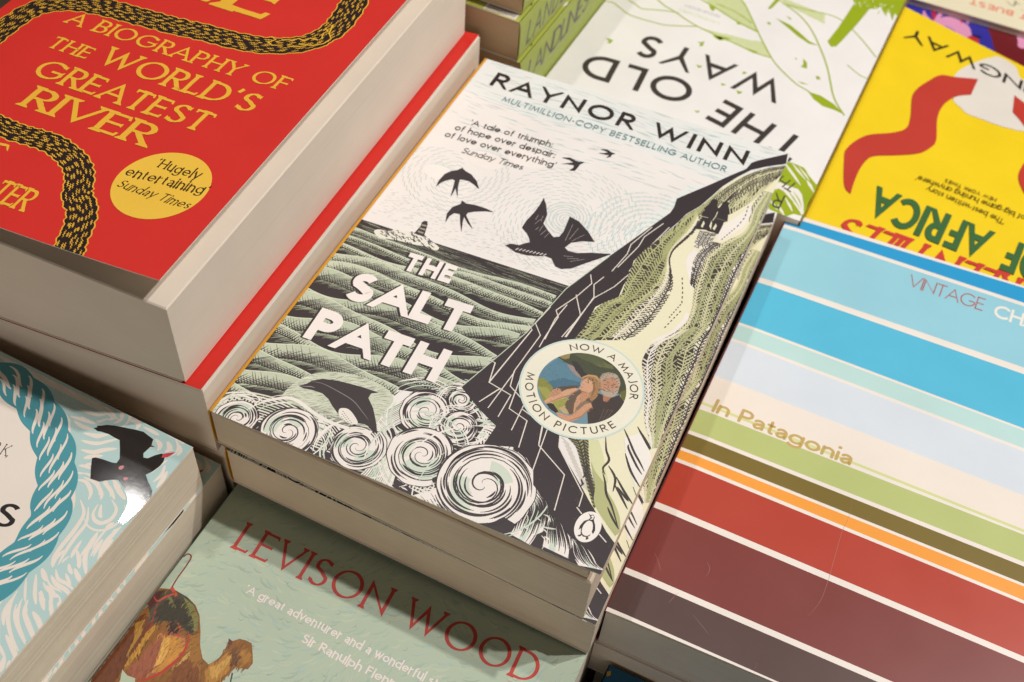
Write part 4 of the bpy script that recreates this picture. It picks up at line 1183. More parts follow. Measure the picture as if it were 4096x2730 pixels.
def coast_emblem(parent):
    """Small upright oval with a standing penguin."""
    a = Art(129, 198, .36, .4, z0=top_of(parent))
    c = (120.1, 12.6)
    a.disc(c, 3.7, '#f6eee7', 48, 5.35); a.layer()
    S = lambda pts: [p for p in pts]
    body = [(118.56,16.88),(119.32,16.54),(120.06,17.06),(120.71,16.47),(120.84,15.37),(121.77,14.1),(122.45,12.39),(122.34,10.92),(121.66,11.6),(121.68,9.99),(121.09,9.31),(120.02,8.99),(119.02,9.72),(118.46,11.28),(118.03,10.46),(117.91,12.03),(118.37,13.89),(119.47,15.04),(119.6,15.85),(119.13,16.32)]
    a.poly(body, '#352c2c'); a.layer()
    a.poly(smooth_loop([(119.64,14.63),(120.76,14.43),(121.54,12.76),(121.69,11),(121.07,9.78),(119.95,9.56),(119.11,10.37),(118.77,12.04),(119.01,13.59)]), '#f6eee7'); a.layer()
    a.disc((120.1,16.34), .42, '#f6eee7', 14)
    a.poly([(119.74,15.25),(120.47,16.02),(120.64,15.69),(120.05,15.08)], '#f6eee7')
    for q in ([(119.31,9.45),(119.16,8.98),(118.62,8.6)], [(120.98,9.33),(121.37,9.04),(121.16,8.53)], [(120.98,9.33),(121.66,9.01)]):
        a.line(q, .5, '#352c2c')
    a.build("emblem", parent)

# ---------------------------------------------------------------- red river book
def sag(u, v):
    """The lifted red cover curls up towards its fore-edge."""
    return -.75*math.sin(PI*(max(0.0, min(129.0, u))/129)**2)

def art_river_cover():
    a = Art(129, 198, rough=.5, spec=.25, warp=sag, z0=.03)
    rng = random.Random(5)
    YEL, BLK = '#f0b93a', '#2c1d1c'
    def river(center, widths):
        C = smooth_line(center, 10)
        C = resample(C, max(30, int(len(C)*1.2)))
        n = len(C)
        W = [widths[0]+(widths[-1]-widths[0])*i/(n-1) if len(widths) == 2 else float(np.interp(i/(n-1), np.linspace(0, 1, len(widths)), widths)) for i in range(n)]
        N = []
        for i in range(n):
            p, q = C[max(0, i-1)], C[min(n-1, i+1)]
            l = math.hypot(q[0]-p[0], q[1]-p[1]) or 1e-9
            N.append((-(q[1]-p[1])/l, (q[0]-p[0])/l))
        wl = [1+.055*math.sin(i*1.1)+jit(rng, .045) for i in range(n)]
        wr = [1+.055*math.sin(i*.9+1)+jit(rng, .045) for i in range(n)]
        off = lambda i, s, e: (C[i][0]+N[i][0]*(s*W[i]/2+e), C[i][1]+N[i][1]*(s*W[i]/2+e))
        a.z = .03
        a.quads([off(i, wl[i], .42) for i in range(n)], [off(i, -wr[i], -.42) for i in range(n)], YEL)
        a.z = .065
        for q in range(4):
            f0, f1 = 1-q*.5, 1-(q+1)*.5
            edge = lambda i, f: off(i, wl[i]*f if f > 0 else wr[i]*f, 0)
            a.quads([edge(i, f0) for i in range(n)], [edge(i, f1) for i in range(n)], BLK)
            a.k = 0
        a.z = .10
        # ripples: little zigzag flames along the stream
        L = sum(math.hypot(C[i+1][0]-C[i][0], C[i+1][1]-C[i][1]) for i in range(n-1))
        ds = L/(n-1)
        rows = 8
        for r in range(rows):
            s = -0.86+1.72*(r+.5)/rows
            x = rng.uniform(0, 2)
            s_row = s
            while x < L-2:
                s = s_row+jit(rng, .07)
                l = rng.uniform(1.6, 3.6)
                P = []
                for k in range(7):
                    f = k/6
                    i = min(n-1.001, (x+l*f)/ds)
                    i0 = int(i); t = i-i0
                    s2 = s+.045*(1 if k % 2 else -1)+.03*math.sin(x)
                    A, B = off(i0, s2, 0), off(min(n-1, i0+1), s2, 0)
                    P.append((A[0]+(B[0]-A[0])*t, A[1]+(B[1]-A[1])*t))
                a.line(P, rng.uniform(.24, .38), YEL, 'both')
                x += l+rng.uniform(.9, 2.6)
            a.layer(1)
    river([(12.5,48.85),(8.99,65.79),(9.05,77.28),(9.27,82.94),(10.35,90.72),(14.41,97.05),(22.55,101.51),(34.31,103.35),(47.07,103.62),(61.25,103.82),(72.45,104.59),(83.88,104.78),(94.55,105.91),(102.65,108.6),(109.12,112.76),(112.86,119.16),(114,126.39),(112.83,136.6),(110.1,148.51),(105.34,160.09)], [10.5, 9.5, 9.2, 9.0, 8.6, 8.8, 9.6, 9.5])
    river([(25.75,39.18),(34.73,37.71),(43.23,36.64),(49.74,36.03),(56.91,36.34),(64.49,36.05),(71.21,33.96),(77.29,30.74),(81.79,26.01),(85.46,20.18),(90.69,15.64),(94.25,9.68),(96.72,3.04),(98.89,-1.87),(101.01,-6.68)], [7.4, 7.4, 7.8, 8.4, 8.6, 9.0])
    a.z = .13
    # small crocodile drawn in the stream
    for q in ([(95.11,110.47),(96.32,111.59),(98.41,110.65),(96.89,108.21),(98.96,107.29),(101.94,108.54)], [(100.2,111.41),(102,112.17),(104.09,112.44),(105.31,114.16),(107.96,113.47),(108.91,115.68),(111.87,115.72)], [(112.78,116.71),(111.7,119.89),(112.64,121.51),(110.89,122.61),(112.18,125.62),(113.51,120.65),(115.78,117.97),(114.77,114.54),(112.35,112.33),(107.02,111.28)], [(104.02,108.82),(106.68,109.35),(109.97,111.33)]):
        a.line(q, .45, YEL)
    a.layer()
    for k in range(7):
        a.ring((106.1, 33.4), max(.01, 14.9*k/7), 14.9*(k+1)/7, '#f6c648', 72)
        a.k = 0
    return a

def river_lettering(parent):
    col = '#f2b93c'
    a = Art(129, 198, .5, .25, z0=.15, warp=sag)
    pen = Pen(.155, .07, 20, .085, gap=.14, wob=.006)
    P0, P1, Q = (25.88,90.2), (115.84,86.57), (29.64,97.28)
    put_text(a, "A BIOGRAPHY OF", P0, P1, hgt(P0, P1, Q)*1.0, pen, col)
    P0, P1, Q = (29.32,76.3), (111.89,72.48), (49.08,85.37)
    h = hgt(P0, P1, Q)
    put_text(a, "THE WORLD\u2019S", P0, P1, h, Pen(.165, .07, 20, .08, gap=.1, wob=.005), col, [.66]*4+[1]*7)
    P0, P1, Q = (34.34,61.5), (102.81,58.73), (41.73,71.04)
    put_text(a, "GREATEST", P0, P1, hgt(P0, P1, Q), Pen(.165, .07, 20, .085, gap=.1, wob=.005), col)
    P0, P1, Q = (41.65,47.08), (90.66,45.96), (41.54,57.89)
    put_text(a, "RIVER", P0, P1, hgt(P0, P1, Q), Pen(.165, .07, 20, .09, gap=.1, wob=.005), col)
    P1, Q = (88.64,118.09), (55.58,143.43)
    P0 = (7.44,123.28)
    put_text(a, "NILE", P0, P1, 24, Pen(.17, .07, 20, .085, gap=.1, wob=.004), col)
    P1 = (75.52,7.71); P0 = (61.83,7.7)
    put_text(a, "TER", P0, P1, hgt(P0, P1, (66.79,17.17)), Pen(.165, .07, 20, .085, gap=.1, wob=.004), col)
    a.poly([(48.14,29.85),(51.01,30.26),(52.35,30.18),(53.67,27.64),(52.93,27.96),(51.9,29.29),(48.97,28.86)], col)
    a.build("title", parent)
    a = Art(129, 198, .5, .25, z0=.15, warp=sag)
    k = '#4a3416'
    sp = Pen(.165, .075, 18, .06, gap=.1, alt=True)
    P0, P1 = (98.79,39.68), (114.67,39.52)
    put_text(a, "\u2018Hugely", P0, P1, 4.0, sp, k)
    P0, P1 = (92.8,33.04), (120.86,34.51)
    put_text(a, "entertaining\u2019", P0, P1, 4.0, sp, k)
    P0, P1 = (93.57,27.76), (119.23,27.35)
    put_text(a, "Sunday Times", P0, P1, 3.4, Pen(.14, .07, 25, .03, slant=14, gap=.1, alt=True), k)
    a.build("quote", parent)

# ---------------------------------------------------------------- teal rope and black bird book
def art_rope_cover():
    a = Art(129, 198, rough=.4, spec=.35)
    rng = random.Random(9)
    CRM, PALE, TEAL = '#f0e4d8', '#b9d6d3', '#4b9aa6'
    # pale water strokes
    a.layer()
    fld = [(51.76,198.88),(128.77,198.57),(129.49,176.79)]+[(129.36,176.7),(131.25,114.64),(131,112.32),(114.74,130.08),(114.08,135.37),(113.57,146.74),(113.35,151.33),(113.55,158),(111.73,164.15),(110.45,166.16)]+[(105.61,171.47),(102.04,174.33),(98.38,179.71),(93.35,183.98),(90.08,187.82),(86.37,189.4),(80.74,190.99),(71.5,193.32),(62.73,195.52),(55.86,194.4)]
    strokes = [[(111.63,166.82),(115.63,163.61),(116.88,158.08),(117.11,153.84),(117.54,148.93),(118.68,146.18)], [(119.59,171.26),(122.81,169.41),(123.66,166.28),(122.33,163.76),(120.08,163.4),(117.97,164.91),(117.08,168.03)], [(115.25,166.1),(118.26,161.5),(118.65,156),(119.36,151.22),(120.38,147.12)], [(127.74,165.43),(127.3,160.79),(127.78,157.16),(128.38,154.92)],
        [(120.79,145.67),(123.3,143.73),(126.23,143.69),(129.62,143.09)], [(120.89,143.64),(123.71,142.3),(127.66,142.02),(129.68,141.1)], [(121.95,140.51),(124.27,139.75),(126.57,138.99)], [(116.99,141.91),(120.61,137.33),(123.29,134.77)], [(121.52,138.65),(123.72,136.61),(126.4,134.49)], [(120.39,134.79),(121.96,131.66),(125.14,129.46),(129.28,127.07),(131.97,125.85)],
        [(115.96,135.59),(117.21,131.44),(120.02,127.44),(124.13,124.26),(128.51,122.08)], [(116.34,133.78),(117.29,129.1),(119.88,125.8)], [(122.31,124.03),(126.71,121.85),(130.29,119.66)], [(119.42,132.65),(120.99,129.54),(123.89,127.22),(128.3,125)], [(123.88,132.71),(127.14,131.34),(130.27,129.15)], [(125.18,138.23),(127.59,135.93),(130.2,133.4)],
        [(121.72,153.38),(124.5,151.08),(126.2,149.07)], [(122.68,148.81),(124.18,147.54),(125.71,146.71)], [(125.07,148.45),(127.61,146.92),(129.88,145.7)], [(124.67,152.87),(123.93,156.75),(123.17,160.69)], [(124.34,155.26),(125.44,152.45),(129.1,148.58)], [(129.06,153.6),(128.35,157.48),(128.42,160.97)], [(118.86,151.8),(118.33,148.52),(119.45,145.77)], [(117.16,144.08),(119.2,142.71),(120.98,141.62)],
        [(117.97,168.53),(119.98,165.58),(121.07,165.29)], [(124.66,161.96),(124.58,164.12),(125.25,165.38)], [(128.07,138.2),(129.57,137.42),(130.63,137.6)], [(126.2,119.31),(127.49,117.02),(128.32,115.25)], [(128.19,118.89),(129.73,116.75),(130.99,114.5)], [(120.88,156.37),(121.4,152.77),(122.02,150.56)],
        [(106.06,171.73),(109.06,172.44),(112.46,170.52),(113.69,167.99)], [(107.35,173.41),(111.78,173.48),(115.74,171.39),(116.72,169.67)], [(113.35,174.83),(116.8,173.89),(120.36,171.7)], [(116.1,176.38),(119.78,174.6),(123.09,173.23)], [(98.54,183.33),(102.56,184.58),(105.12,187.04),(107.37,189.33)], [(100.24,180.76),(103.93,181.83),(106.48,184.26),(109.32,186.37)], [(102.86,178.74),(104.44,180.12),(107.27,182.2)],
        [(103.32,176.03),(105.46,176.74),(107.25,176.76)], [(96.81,185.93),(100.54,187.01),(102.77,188.78)], [(89.17,188.88),(93.56,189.79),(97.32,190.87),(99.61,193.74)], [(87.37,191.55),(92.1,192.65),(96.18,193.37),(98.43,195.17)], [(91.33,188.01),(95.34,187.68),(98.45,188.4)], [(89.34,194.8),(94.09,195.89),(97.54,196.26),(100.91,195),(99.91,193.38)], [(98.87,198.07),(101.97,197.7),(103.41,195.36),(102.37,193.21)],
        [(105.64,196.62),(109.05,196.98),(109.84,194.83)], [(111.18,196.62),(114.84,196.62),(117.27,196.44)], [(117.15,194.83),(119.79,193.77),(120.53,191.66)], [(120.86,195.9),(123.13,194.13),(122.69,192.37)], [(124.84,196.61),(126.51,195.02),(126.63,193.08)], [(123.82,184.58),(124.09,187.67),(125.2,190.28)], [(126.25,182.05),(126.83,185.29),(125.64,188.55)], [(128.48,180.89),(128.19,184.1),(127.59,187.18)],
        [(102.96,198.79),(106.97,198.42),(111.31,198.78)], [(99.56,199.53),(103.01,199.89)], [(119.21,198.05),(123.48,198.4),(125.84,197.68)]]
    a.poly(fld, PALE)
    a.layer()
    for s in strokes:
        P = smooth_line(s, 6)
        a.line(P, rng.uniform(1.1, 1.7), CRM, 'both')
    a.layer()
    for s in strokes:
        if rng.random() < .75:
            P = smooth_line(s, 6)
            n = len(P); i0, i1 = int(n*.15), max(int(n*.15)+3, int(n*.8))
            o = rng.choice([-2.1, 2.0])
            Q = []
            for i in range(i0, min(i1, n-1)):
                dx, dy = P[i+1][0]-P[i][0], P[i+1][1]-P[i][1]
                l = math.hypot(dx, dy) or 1e-9
                Q.append((P[i][0]-dy/l*o*1.25, P[i][1]+dx/l*o*1.25))
            if len(Q) > 2:
                a.line(Q, rng.uniform(.7, 1.2), CRM, 'both')
    a.layer()
    for i in range(24):
        t = i/23
        p = (53.45,198.13); q = (95.75,198.44)
        u, v = p[0]+(q[0]-p[0])*t, p[1]+(q[1]-p[1])*t-1.2
        a.line([(u-3, v-.2), (u+2, v-1.0), (u+8, v-2.4)], .8, CRM if i % 2 else '#d9ded4', 'both')
        a.line([(u-6, v-5), (u-1, v-5.6), (u+4, v-6.6)], .7, PALE, 'both')
    a.layer()
    # plain cream oval
    oval = smooth_loop([(34.18,177.56),(46.15,188.85),(63.18,186.41),(67.68,184.66),(76.54,182.26),(85.77,177.16),(94.48,169.12),(98.52,162.73)]+[(101.41,156.6),(105.76,144.56),(105.25,140.45),(106.49,125.57),(90.1,116.58)], 5)
    a.poly(oval, CRM)
    a.layer()
    # rope
    rope = smooth_line([(38.18,176.55),(48.9,185.96),(59.88,190.01),(66.03,190.21),(75,187.74),(82.82,184.25),(90.73,178.94),(96.61,173.75),(101.43,168.18),(104.63,162.94)]+[(107.18,158.91),(109.75,151.07),(109.82,143.82),(109.42,137.74),(108.13,130.48),(103.75,124.06)], 8)
    NR = 260
    R = resample(rope, NR)
    ds = sum(math.hypot(q[0]-p[0], q[1]-p[1]) for p, q in zip(R, R[1:]))/(NR-1)
    W = 5.2
    Nn = []
    for i in range(NR):
        p, q = R[max(0, i-1)], R[min(NR-1, i+1)]
        l = math.hypot(q[0]-p[0], q[1]-p[1])
        Nn.append((-(q[1]-p[1])/l, (q[0]-p[0])/l))
    lay = 11.5/ds
    wl = [1+.20*abs(math.sin(PI*i/lay)) for i in range(NR)]
    wr = [1+.20*abs(math.sin(PI*i/lay+1.3)) for i in range(NR)]
    a.quads([(R[i][0]+Nn[i][0]*W*wl[i], R[i][1]+Nn[i][1]*W*wl[i]) for i in range(NR)], [(R[i][0]-Nn[i][0]*W*wr[i], R[i][1]-Nn[i][1]*W*wr[i]) for i in range(NR)], TEAL)
    a.layer()
    at = lambda x, s: (lambda i, t: (R[i][0]+(R[i+1][0]-R[i][0])*t+Nn[i][0]*W*s, R[i][1]+(R[i+1][1]-R[i][1])*t+Nn[i][1]*W*s))(min(NR-2, max(0, int(x))), x-int(x))
    x = 2.0
    row = 0
    while x < NR-lay-3:
        for s0, s1, dl, ll, w in ((.90, .12, .0, .74, .95), (.40, -.42, .22, .84, 1.15), (-.12, -.90, .46, .74, .95)):
            P = []
            x0 = x+dl*lay+jit(rng, .4/ds); L_ = ll*lay*rng.uniform(.85, 1.08)
            for k in range(12):
                f = k/11
                P.append(at(min(NR-2.01, x0+L_*f), s0+(s1-s0)*(f*f*(3-2*f))))
            a.line(P, w*rng.uniform(.75, 1.1), CRM, 'both')
        a.layer(1)
        x += lay*.56
    a.layer()
    # lettering at the left edge of the picture
    put_text(a, "GEOGRAPHER K,", (54.78,162.74), (82.83,168.09), 4.0, Pen(.11, .06, 18, .05), '#3d3733')
    p = (94.86,148.95); q = (98.5,153.64)
    P0, P1 = (94.06,147.93), (101.04,149.21)
    put_text(a, "S", P0, P1, hgt(P0, P1, (93.58,156.08)), Pen(.17, .12, 20, 0, gap=.5), '#231e1d')
    return a

def rope_bird(parent):
    """Black glossy bird with a red bill, raised gloss on the matt cover."""
    blk = bpy.data.materials.get("gloss_black")
    if blk is None:
        blk = ink('#262122', .085, .6, .2, .02, .02)
    a = Art(129, 198, .22, .6, z0=top_of(parent))
    a.poly([(98.16,188.86),(99.03,189.66),(98.52,189.99),(99.73,190.78),(100.98,191.79),(103.21,192.74),(109.95,194.68),(112.31,195.18),(116.64,194.44),(117.71,192.09),(117.32,188.85),(118.28,187.64),(119.56,188.01),(120.86,190.09),(122.07,191.42),(123.39,191.76),(124.47,189.37),(124.53,187.68),(123.87,185.09),(122.75,183),(125.02,181.36),(127.93,179.62),(129.05,177.63)]+[(129.36,176.7),(128.86,171.42),(127.95,166.21),(125.87,166.17),(125.5,168.2),(125.17,170.72),(124.24,172.93)]+[(122.72,174.34),(121.3,175.45),(118.63,176.83),(116.85,177.66),(115.31,176.8),(113.63,175.57),(112.37,174.39),(109.36,173.96),(106.97,177.09),(105.03,179.96),(105.8,180.68),(108.11,181.18),(111.37,181.63),(112.56,182.1),(112.32,183.8),(110.32,186.42),(107.97,189.15),(106.15,189.14),(103.71,189.31),(101.24,188.94),(99.99,188.5)], blk)
    a.layer()
    a.poly([(122.56,191.49),(123.53,192.44),(125.45,193.92),(125.11,192.73),(124.53,191.15),(123.05,190.27)], ink('#d0414b', .3, .5))
    a.poly(smooth_loop([(114.13,181.01),(114.28,181.93),(115.09,182.38),(115.45,181.6),(115.03,180.73)]), ink('#d98f93', .3, .5))
    a.poly(smooth_loop([(117.81,178.68),(118.1,179.43),(118.91,179.64),(119.06,178.9),(118.46,178.42)]), ink('#d98f93', .3, .5))
    return a.build("bird_picture", parent)

# ---------------------------------------------------------------- pale green camel book
def art_camel_cover():
    a = Art(129, 198, rough=.45, spec=.3)
    rng = random.Random(21)
    base = '#aebfae'
    a.layer()
    # brushwork
    cols = ['#a5b9a9', '#b6c3ac', '#b8c3a6', '#a9bdb2', '#bcc6ae', '#a2b2a2']
    for i in range(1500):
        u, v = rng.uniform(0, 129), rng.uniform(118, 198)
        l = rng.uniform(2, 6)
        th = .5*math.sin(u*.09+v*.05)+.5*math.sin(v*.11-u*.04)
        P = [(u+l*f*math.cos(th+.6*f), v+l*f*math.sin(th+.6*f)) for f in (0, .33, .66, 1)]
        a.line(P, rng.uniform(.25, .9), rng.choice(cols), 'both')
        if i % 60 == 0:
            a.layer(1)
    a.layer()
    for i in range(110):
        u, v = rng.uniform(0, 129), rng.uniform(118, 198)
        th = rng.uniform(-.6, .8)
        a.line([(u, v), (u+1.3*math.cos(th), v+1.3*math.sin(th)), (u+2.2*math.cos(th+.5), v+2.2*math.sin(th+.5))], .22, '#8fa096', 'both')
    # camel and rider's load
    patches = []
    def S(pts, col):
        a.poly(pts, col); a.layer()
        patches.append((pts, col))
    body = [(-0.9,140.7),(-1.58,148.65),(-0.3,153.58),(3.98,155.47),(9.38,155.25),(13.12,154.17),(16.13,151.97),(19.44,147.73),(21.92,143.9),(24.98,140.8),(27.65,140.05),(29.21,143.02),(29.44,146.39),(29.01,148.36),(28.24,149.79),(29.59,149.39),(31.28,151.2),(33.16,151.64),(35.31,151.67),(37.71,148.56),(39.11,146.42),(38.84,144.13),(37.07,143.56),(35.31,142.99),(34.44,138.99),(34.23,137.2),(34.71,134.94),(10.64,122.39),(7.24,125.48),(8.68,119.32),(1.54,115.6),(-1.02,128.23)]
    S(body, '#8a5a26')
    S([(-0.9,140.7),(1.24,144.83),(5.74,142.72),(7.21,138.7),(7.85,132.88),(6.17,127.38),(6.79,120.39),(1.54,115.6),(-1.14,124.61)], '#6b3a1c')
    S([(5.88,143.54),(7.08,143.43),(7.02,138.97),(7.04,134.97),(7.15,128.95),(5.98,127.63),(5.41,135.2),(5.32,140.28)], '#b98632')
    S([(0.56,140.73),(2.23,143.48),(4.26,139.72),(4.61,133.33),(4.77,130.19),(3.06,136.88)], '#a87a2e')
    S([(6.69,127.65),(8.29,131.32),(9.04,142.24),(12.76,144.21),(17.1,144.28),(19.27,140.69),(19.31,136.04),(16.98,131.27),(13.75,127.83),(11.35,126.23)], '#9c5a40')
    S([(8.89,141.43),(12.47,142.58),(16.76,143.74),(18.56,140.67),(18.6,136.02),(16.61,131.79),(13.86,129.64),(15.46,134.37),(15.12,138.87)], '#c48a3a')
    S([(11.35,139.06),(11.26,141.2),(12.77,141.64),(14.71,137.92),(15.12,133.84),(13.78,131.72),(13.1,135.64)], '#d9a552')
    a.line(smooth_line([(16.23,146.04),(18.23,142.68),(18.88,138.68),(17.93,134.95),(16.46,131),(13.94,127.58),(11.96,126.38)], 6), .9, '#b8342a', 'both'); a.layer()
    a.line(smooth_line([(18.62,144.72),(20.52,140.98),(19.99,137.11),(18.51,133.13)], 6), 1.2, '#c8a05a', 'both'); a.layer()
    S([(-0.23,147.84),(0.04,152.6),(3.98,155.47),(9.38,155.25),(12.84,154.02),(15.86,151.82),(18.53,147.99),(19.04,145.68),(16.61,145.5),(10.84,146.91),(6.83,144.79),(4.43,143.52)], '#4b4433')
    S([(3.26,148.17),(5.04,152.94),(8.15,153.83),(12.08,152.47),(15.93,149.61),(18.48,146.49),(16.23,146.04),(11.18,147.47),(7.43,145.48),(4.31,145.7)], '#3a3427')
    S([(8.29,154.67),(12.57,153.88),(16.05,151.55),(18.45,147.58),(18.59,145.81),(15.66,149.46),(11.81,152.33)], '#7c7a44')
    S([(3.01,152.63),(7.17,151.01),(9.43,149.93),(7.71,151.3),(5.04,152.94)], '#6b6a40')
    S([(-0.23,147.84),(-0.1,151.75),(1.12,153.17),(2.33,149.96),(1.85,147.04)], '#5a2f2f')
    a.line(smooth_line([(-0.23,150.91),(2.06,149.82),(3.42,152.08),(4.98,154.07),(6,154.22)], 5), .75, '#b44a3a', 'both'); a.layer()
    a.line(smooth_line([(2.33,149.96),(3.52,146.79),(5.09,143.12),(5.98,139.89)], 5), .8, '#96362c', 'both'); a.layer()
    a.line(smooth_line([(3.03,155.74),(5.52,154.36),(6.19,153.94)], 4), 1.0, '#c2432c'); a.layer()
    a.line(smooth_line([(3.21,155.76),(2.85,159.17),(2.8,163.51),(2.54,166.59),(2.06,167.54),(1.13,167.77),(0.5,167.31),(0.19,166.13)], 6), .45, '#7c2a30'); a.layer()
    S([(9.81,145.25),(10.11,146.9),(11.95,146.38),(13.71,145.45),(14.14,143.82),(12.61,143.39),(11.05,144.04)], '#3c2a24')
    a.line(smooth_line([(12.03,146.79),(13.71,145.45),(14.14,143.82),(13,142.86)], 4), .7, '#c0402e', 'both'); a.layer()
    S([(17.98,145.11),(19.55,147.05),(22.79,142.9),(25.62,139.34),(28.48,134.2),(25.76,130.97),(22.57,137.03),(20.14,141.51)], '#9c6a2c')
    S([(19.53,134.73),(21.28,138.86),(25.56,137.89),(29,134.47),(28.72,131.82),(20.94,127.77)], '#7e4a24')
    S([(27.65,140.05),(29.74,143.29),(30.68,146.68),(33.18,146.18),(34.25,142.44),(33.56,139.24),(32.66,136.38),(30.05,135.02),(27.68,137.93)], '#b07a34')
    S([(28.45,139.4),(30.37,141.83),(31.41,145.61),(32.65,144.83),(32.5,140.81),(31.12,136.56)], '#c89a4c')
    S([(30.86,147.5),(32.28,148.62),(34.78,147.02),(35.84,143.27),(33.54,143.5)], '#6b4426')
    S([(33.62,148.23),(35.13,149.75),(37.75,148.22),(38.67,145.47),(36.9,144.9)], '#a87634')
    S([(28.24,149.79),(29.85,149.54),(30.31,148.31),(29.2,148.09)], '#6b3a2c')
    us = [p[0] for p in body]; vs = [p[1] for p in body]
    painterly(a, patches, 2600, rng, (max(0, min(us)), max(100, min(vs)), max(us), max(vs)), .8, 2.6, .2, .5, lambda u, v: -1.9+.35*math.sin(u*.25)+.3*math.sin(v*.2), (.82, .9, .96, 1.0, 1.05, 1.12))
    a.line(smooth_line([(16.23,146.04),(18.23,142.68),(18.88,138.68),(17.93,134.95),(16.46,131),(13.94,127.58),(11.96,126.38)], 6), .7, '#b8342a', 'both'); a.layer()
    a.line(smooth_line([(-0.23,150.91),(2.06,149.82),(3.42,152.08),(4.98,154.07),(6,154.22)], 5), .6, '#b44a3a', 'both'); a.layer()
    S([(6.1,126.99),(8.53,126.15),(11.16,126.48),(13.32,123.1),(9.21,120.96)], '#b3c0a6')
    S([(35.14,141.13),(35.71,141.07),(36.72,138.5),(36.33,138.3)], '#4b4a3c')
    return a

def camel_lettering(parent):
    a = Art(129, 198, .45, .3, z0=top_of(parent))
    P0, P1, Q = (11.65,175.89), (117.83,179.33), (11.71,186.44)
    put_text(a, "LEVISON WOOD", P0, P1, hgt(P0, P1, Q)*1.0, Pen(.135, .06, 18, .065, gap=.14), '#bf4038')
    a.build("author_name", parent)
    a = Art(129, 198, .45, .3, z0=top_of(parent))
    pen = Pen(.185, .14, 15, 0, alt=True, gap=.08)
    P0, P1 = (23.55,164.9), (91.8,165.52)
    put_text(a, "\u2018A great adventurer and a wonderful st", P0, P1, 2.9, pen, '#e9dcd6')
    P0, P1 = (47.99,159.04), (85.12,159.45)
    put_text(a, "Sir Ranulph Fiennes", P0, P1, 2.9, pen, '#e9dcd6')
    a.build("quote", parent)

# ---------------------------------------------------------------- striped book
def art_striped_cover():
    a = Art(129, 199, rough=.36, spec=.4)
    a.layer()
    # (left v, v at u = uR, uR) of the boundaries, colours between them from the top down
    B = [(196.5, 197.9, 94.8), (191.7, 189.8, 96.2), (189.6, 187.9, 96.5), (158.5, 156.7, 101.5), (155.6, 153.5, 102), (132.4, 128.3, 106), (131.1, 127.4, 106.2), (123.7, 119.6, 107.4), (122.3, 118.2, 107.7), (103.7, 99.8, 110.6), (90.4, 86.2, 112.8), (89.2, 85.1, 113), (86.9, 84.2, 113.2), (76.6, 73.9, 114.8), (75.0, 72.2, 115.1), (68.6, 65.9, 116.1), (67.3, 64.9, 116.3), (63.6, 59.9, 117.1), (62.1, 58.7, 117.3), (44.1, 40.6, 120.2), (41.6, 38.5, 120.5), (16.8, 15.4, 86.5), (14.6, 13.4, 84), (1.4, .6, 56)]
    C = ['#2f9fd6', 0, '#98d0e0', 0, '#5bbfe0', 0, '#bfe0dd', 0, '#dbe3ec', '#f1e6db', '#d7dc9a', 0, '#bcc67e', 0, '#7d6a2c', 0, '#f6a23f', 0, '#b7402d', 0, '#803833', 0, '#583f3b']
    nseg = 12
    for k, c in enumerate(C):
        if c == 0:
            continue
        l0, r0, u0 = B[k]; l1, r1, u1 = B[k+1]
        top = lambda u: l0+(r0-l0)*u/u0
        bot = lambda u: l1+(r1-l1)*u/u1
        us = [0, 6.45]+[6.45+(129-6.45)*i/nseg for i in range(1, nseg+1)]
        a.quads([(u, top(u)) for u in us], [(u, bot(u)) for u in us], c)
    a.layer()
    for q, w in (([(59.02,72.76),(59.69,66.33),(59.19,59.48),(59.46,49.94),(59.8,39.19),(59.41,31.44),(57.39,25.28)], .2), ([(23,29.6),(24.66,27.66),(24.45,24.46)], .18), ([(17.02,10.65),(17.54,12.77),(18.5,15.49)], .15), ([(6.88,25.38),(9.28,22.59),(10.83,20.22)], .15), ([(55.64,52.09),(53.19,46.92)], .13), ([(66.34,71.22),(65.32,67.38)], .13), ([(24.87,10.36),(28.91,7.93),(32.15,5.88)], .13), ([(47.83,3.56),(47.86,1.51)], .2)):
        a.line(smooth_line(q, 5), w*.6, '#a87a70', 'both')
    return a

def striped_lettering(parent):
    a = Art(129, 199, .36, .4, z0=top_of(parent))
    P0, P1, Q = (4.51,87.52), (55.11,86.06), (5.42,93.01)
    put_text(a, "In Patagonia", P0, P1, hgt(P0, P1, Q)*1.15, Pen(.165, rnd=True, alt=True, gap=.07), '#c7aa68')
    a.build("title", parent)
    a = Art(129, 199, .36, .4, z0=top_of(parent))
    P0, P1, Q = (53.35,179.03), (82.54,178.3), (49.47,186.29)
    h = hgt(P0, P1, Q)*.98
    put_text(a, "VINTAGE", P0, P1, h, Pen(.085), '#b0574e')
    d = (P1[0]-P0[0], P1[1]-P0[1]); l = math.hypot(*d)
    S = (86.45,177.48)
    put_text(a, "CHATWIN", S, (S[0]+d[0]/l*36, S[1]+d[1]/l*36), h, Pen(.17), '#f3ece2')
    a.build("imprint_line", parent)

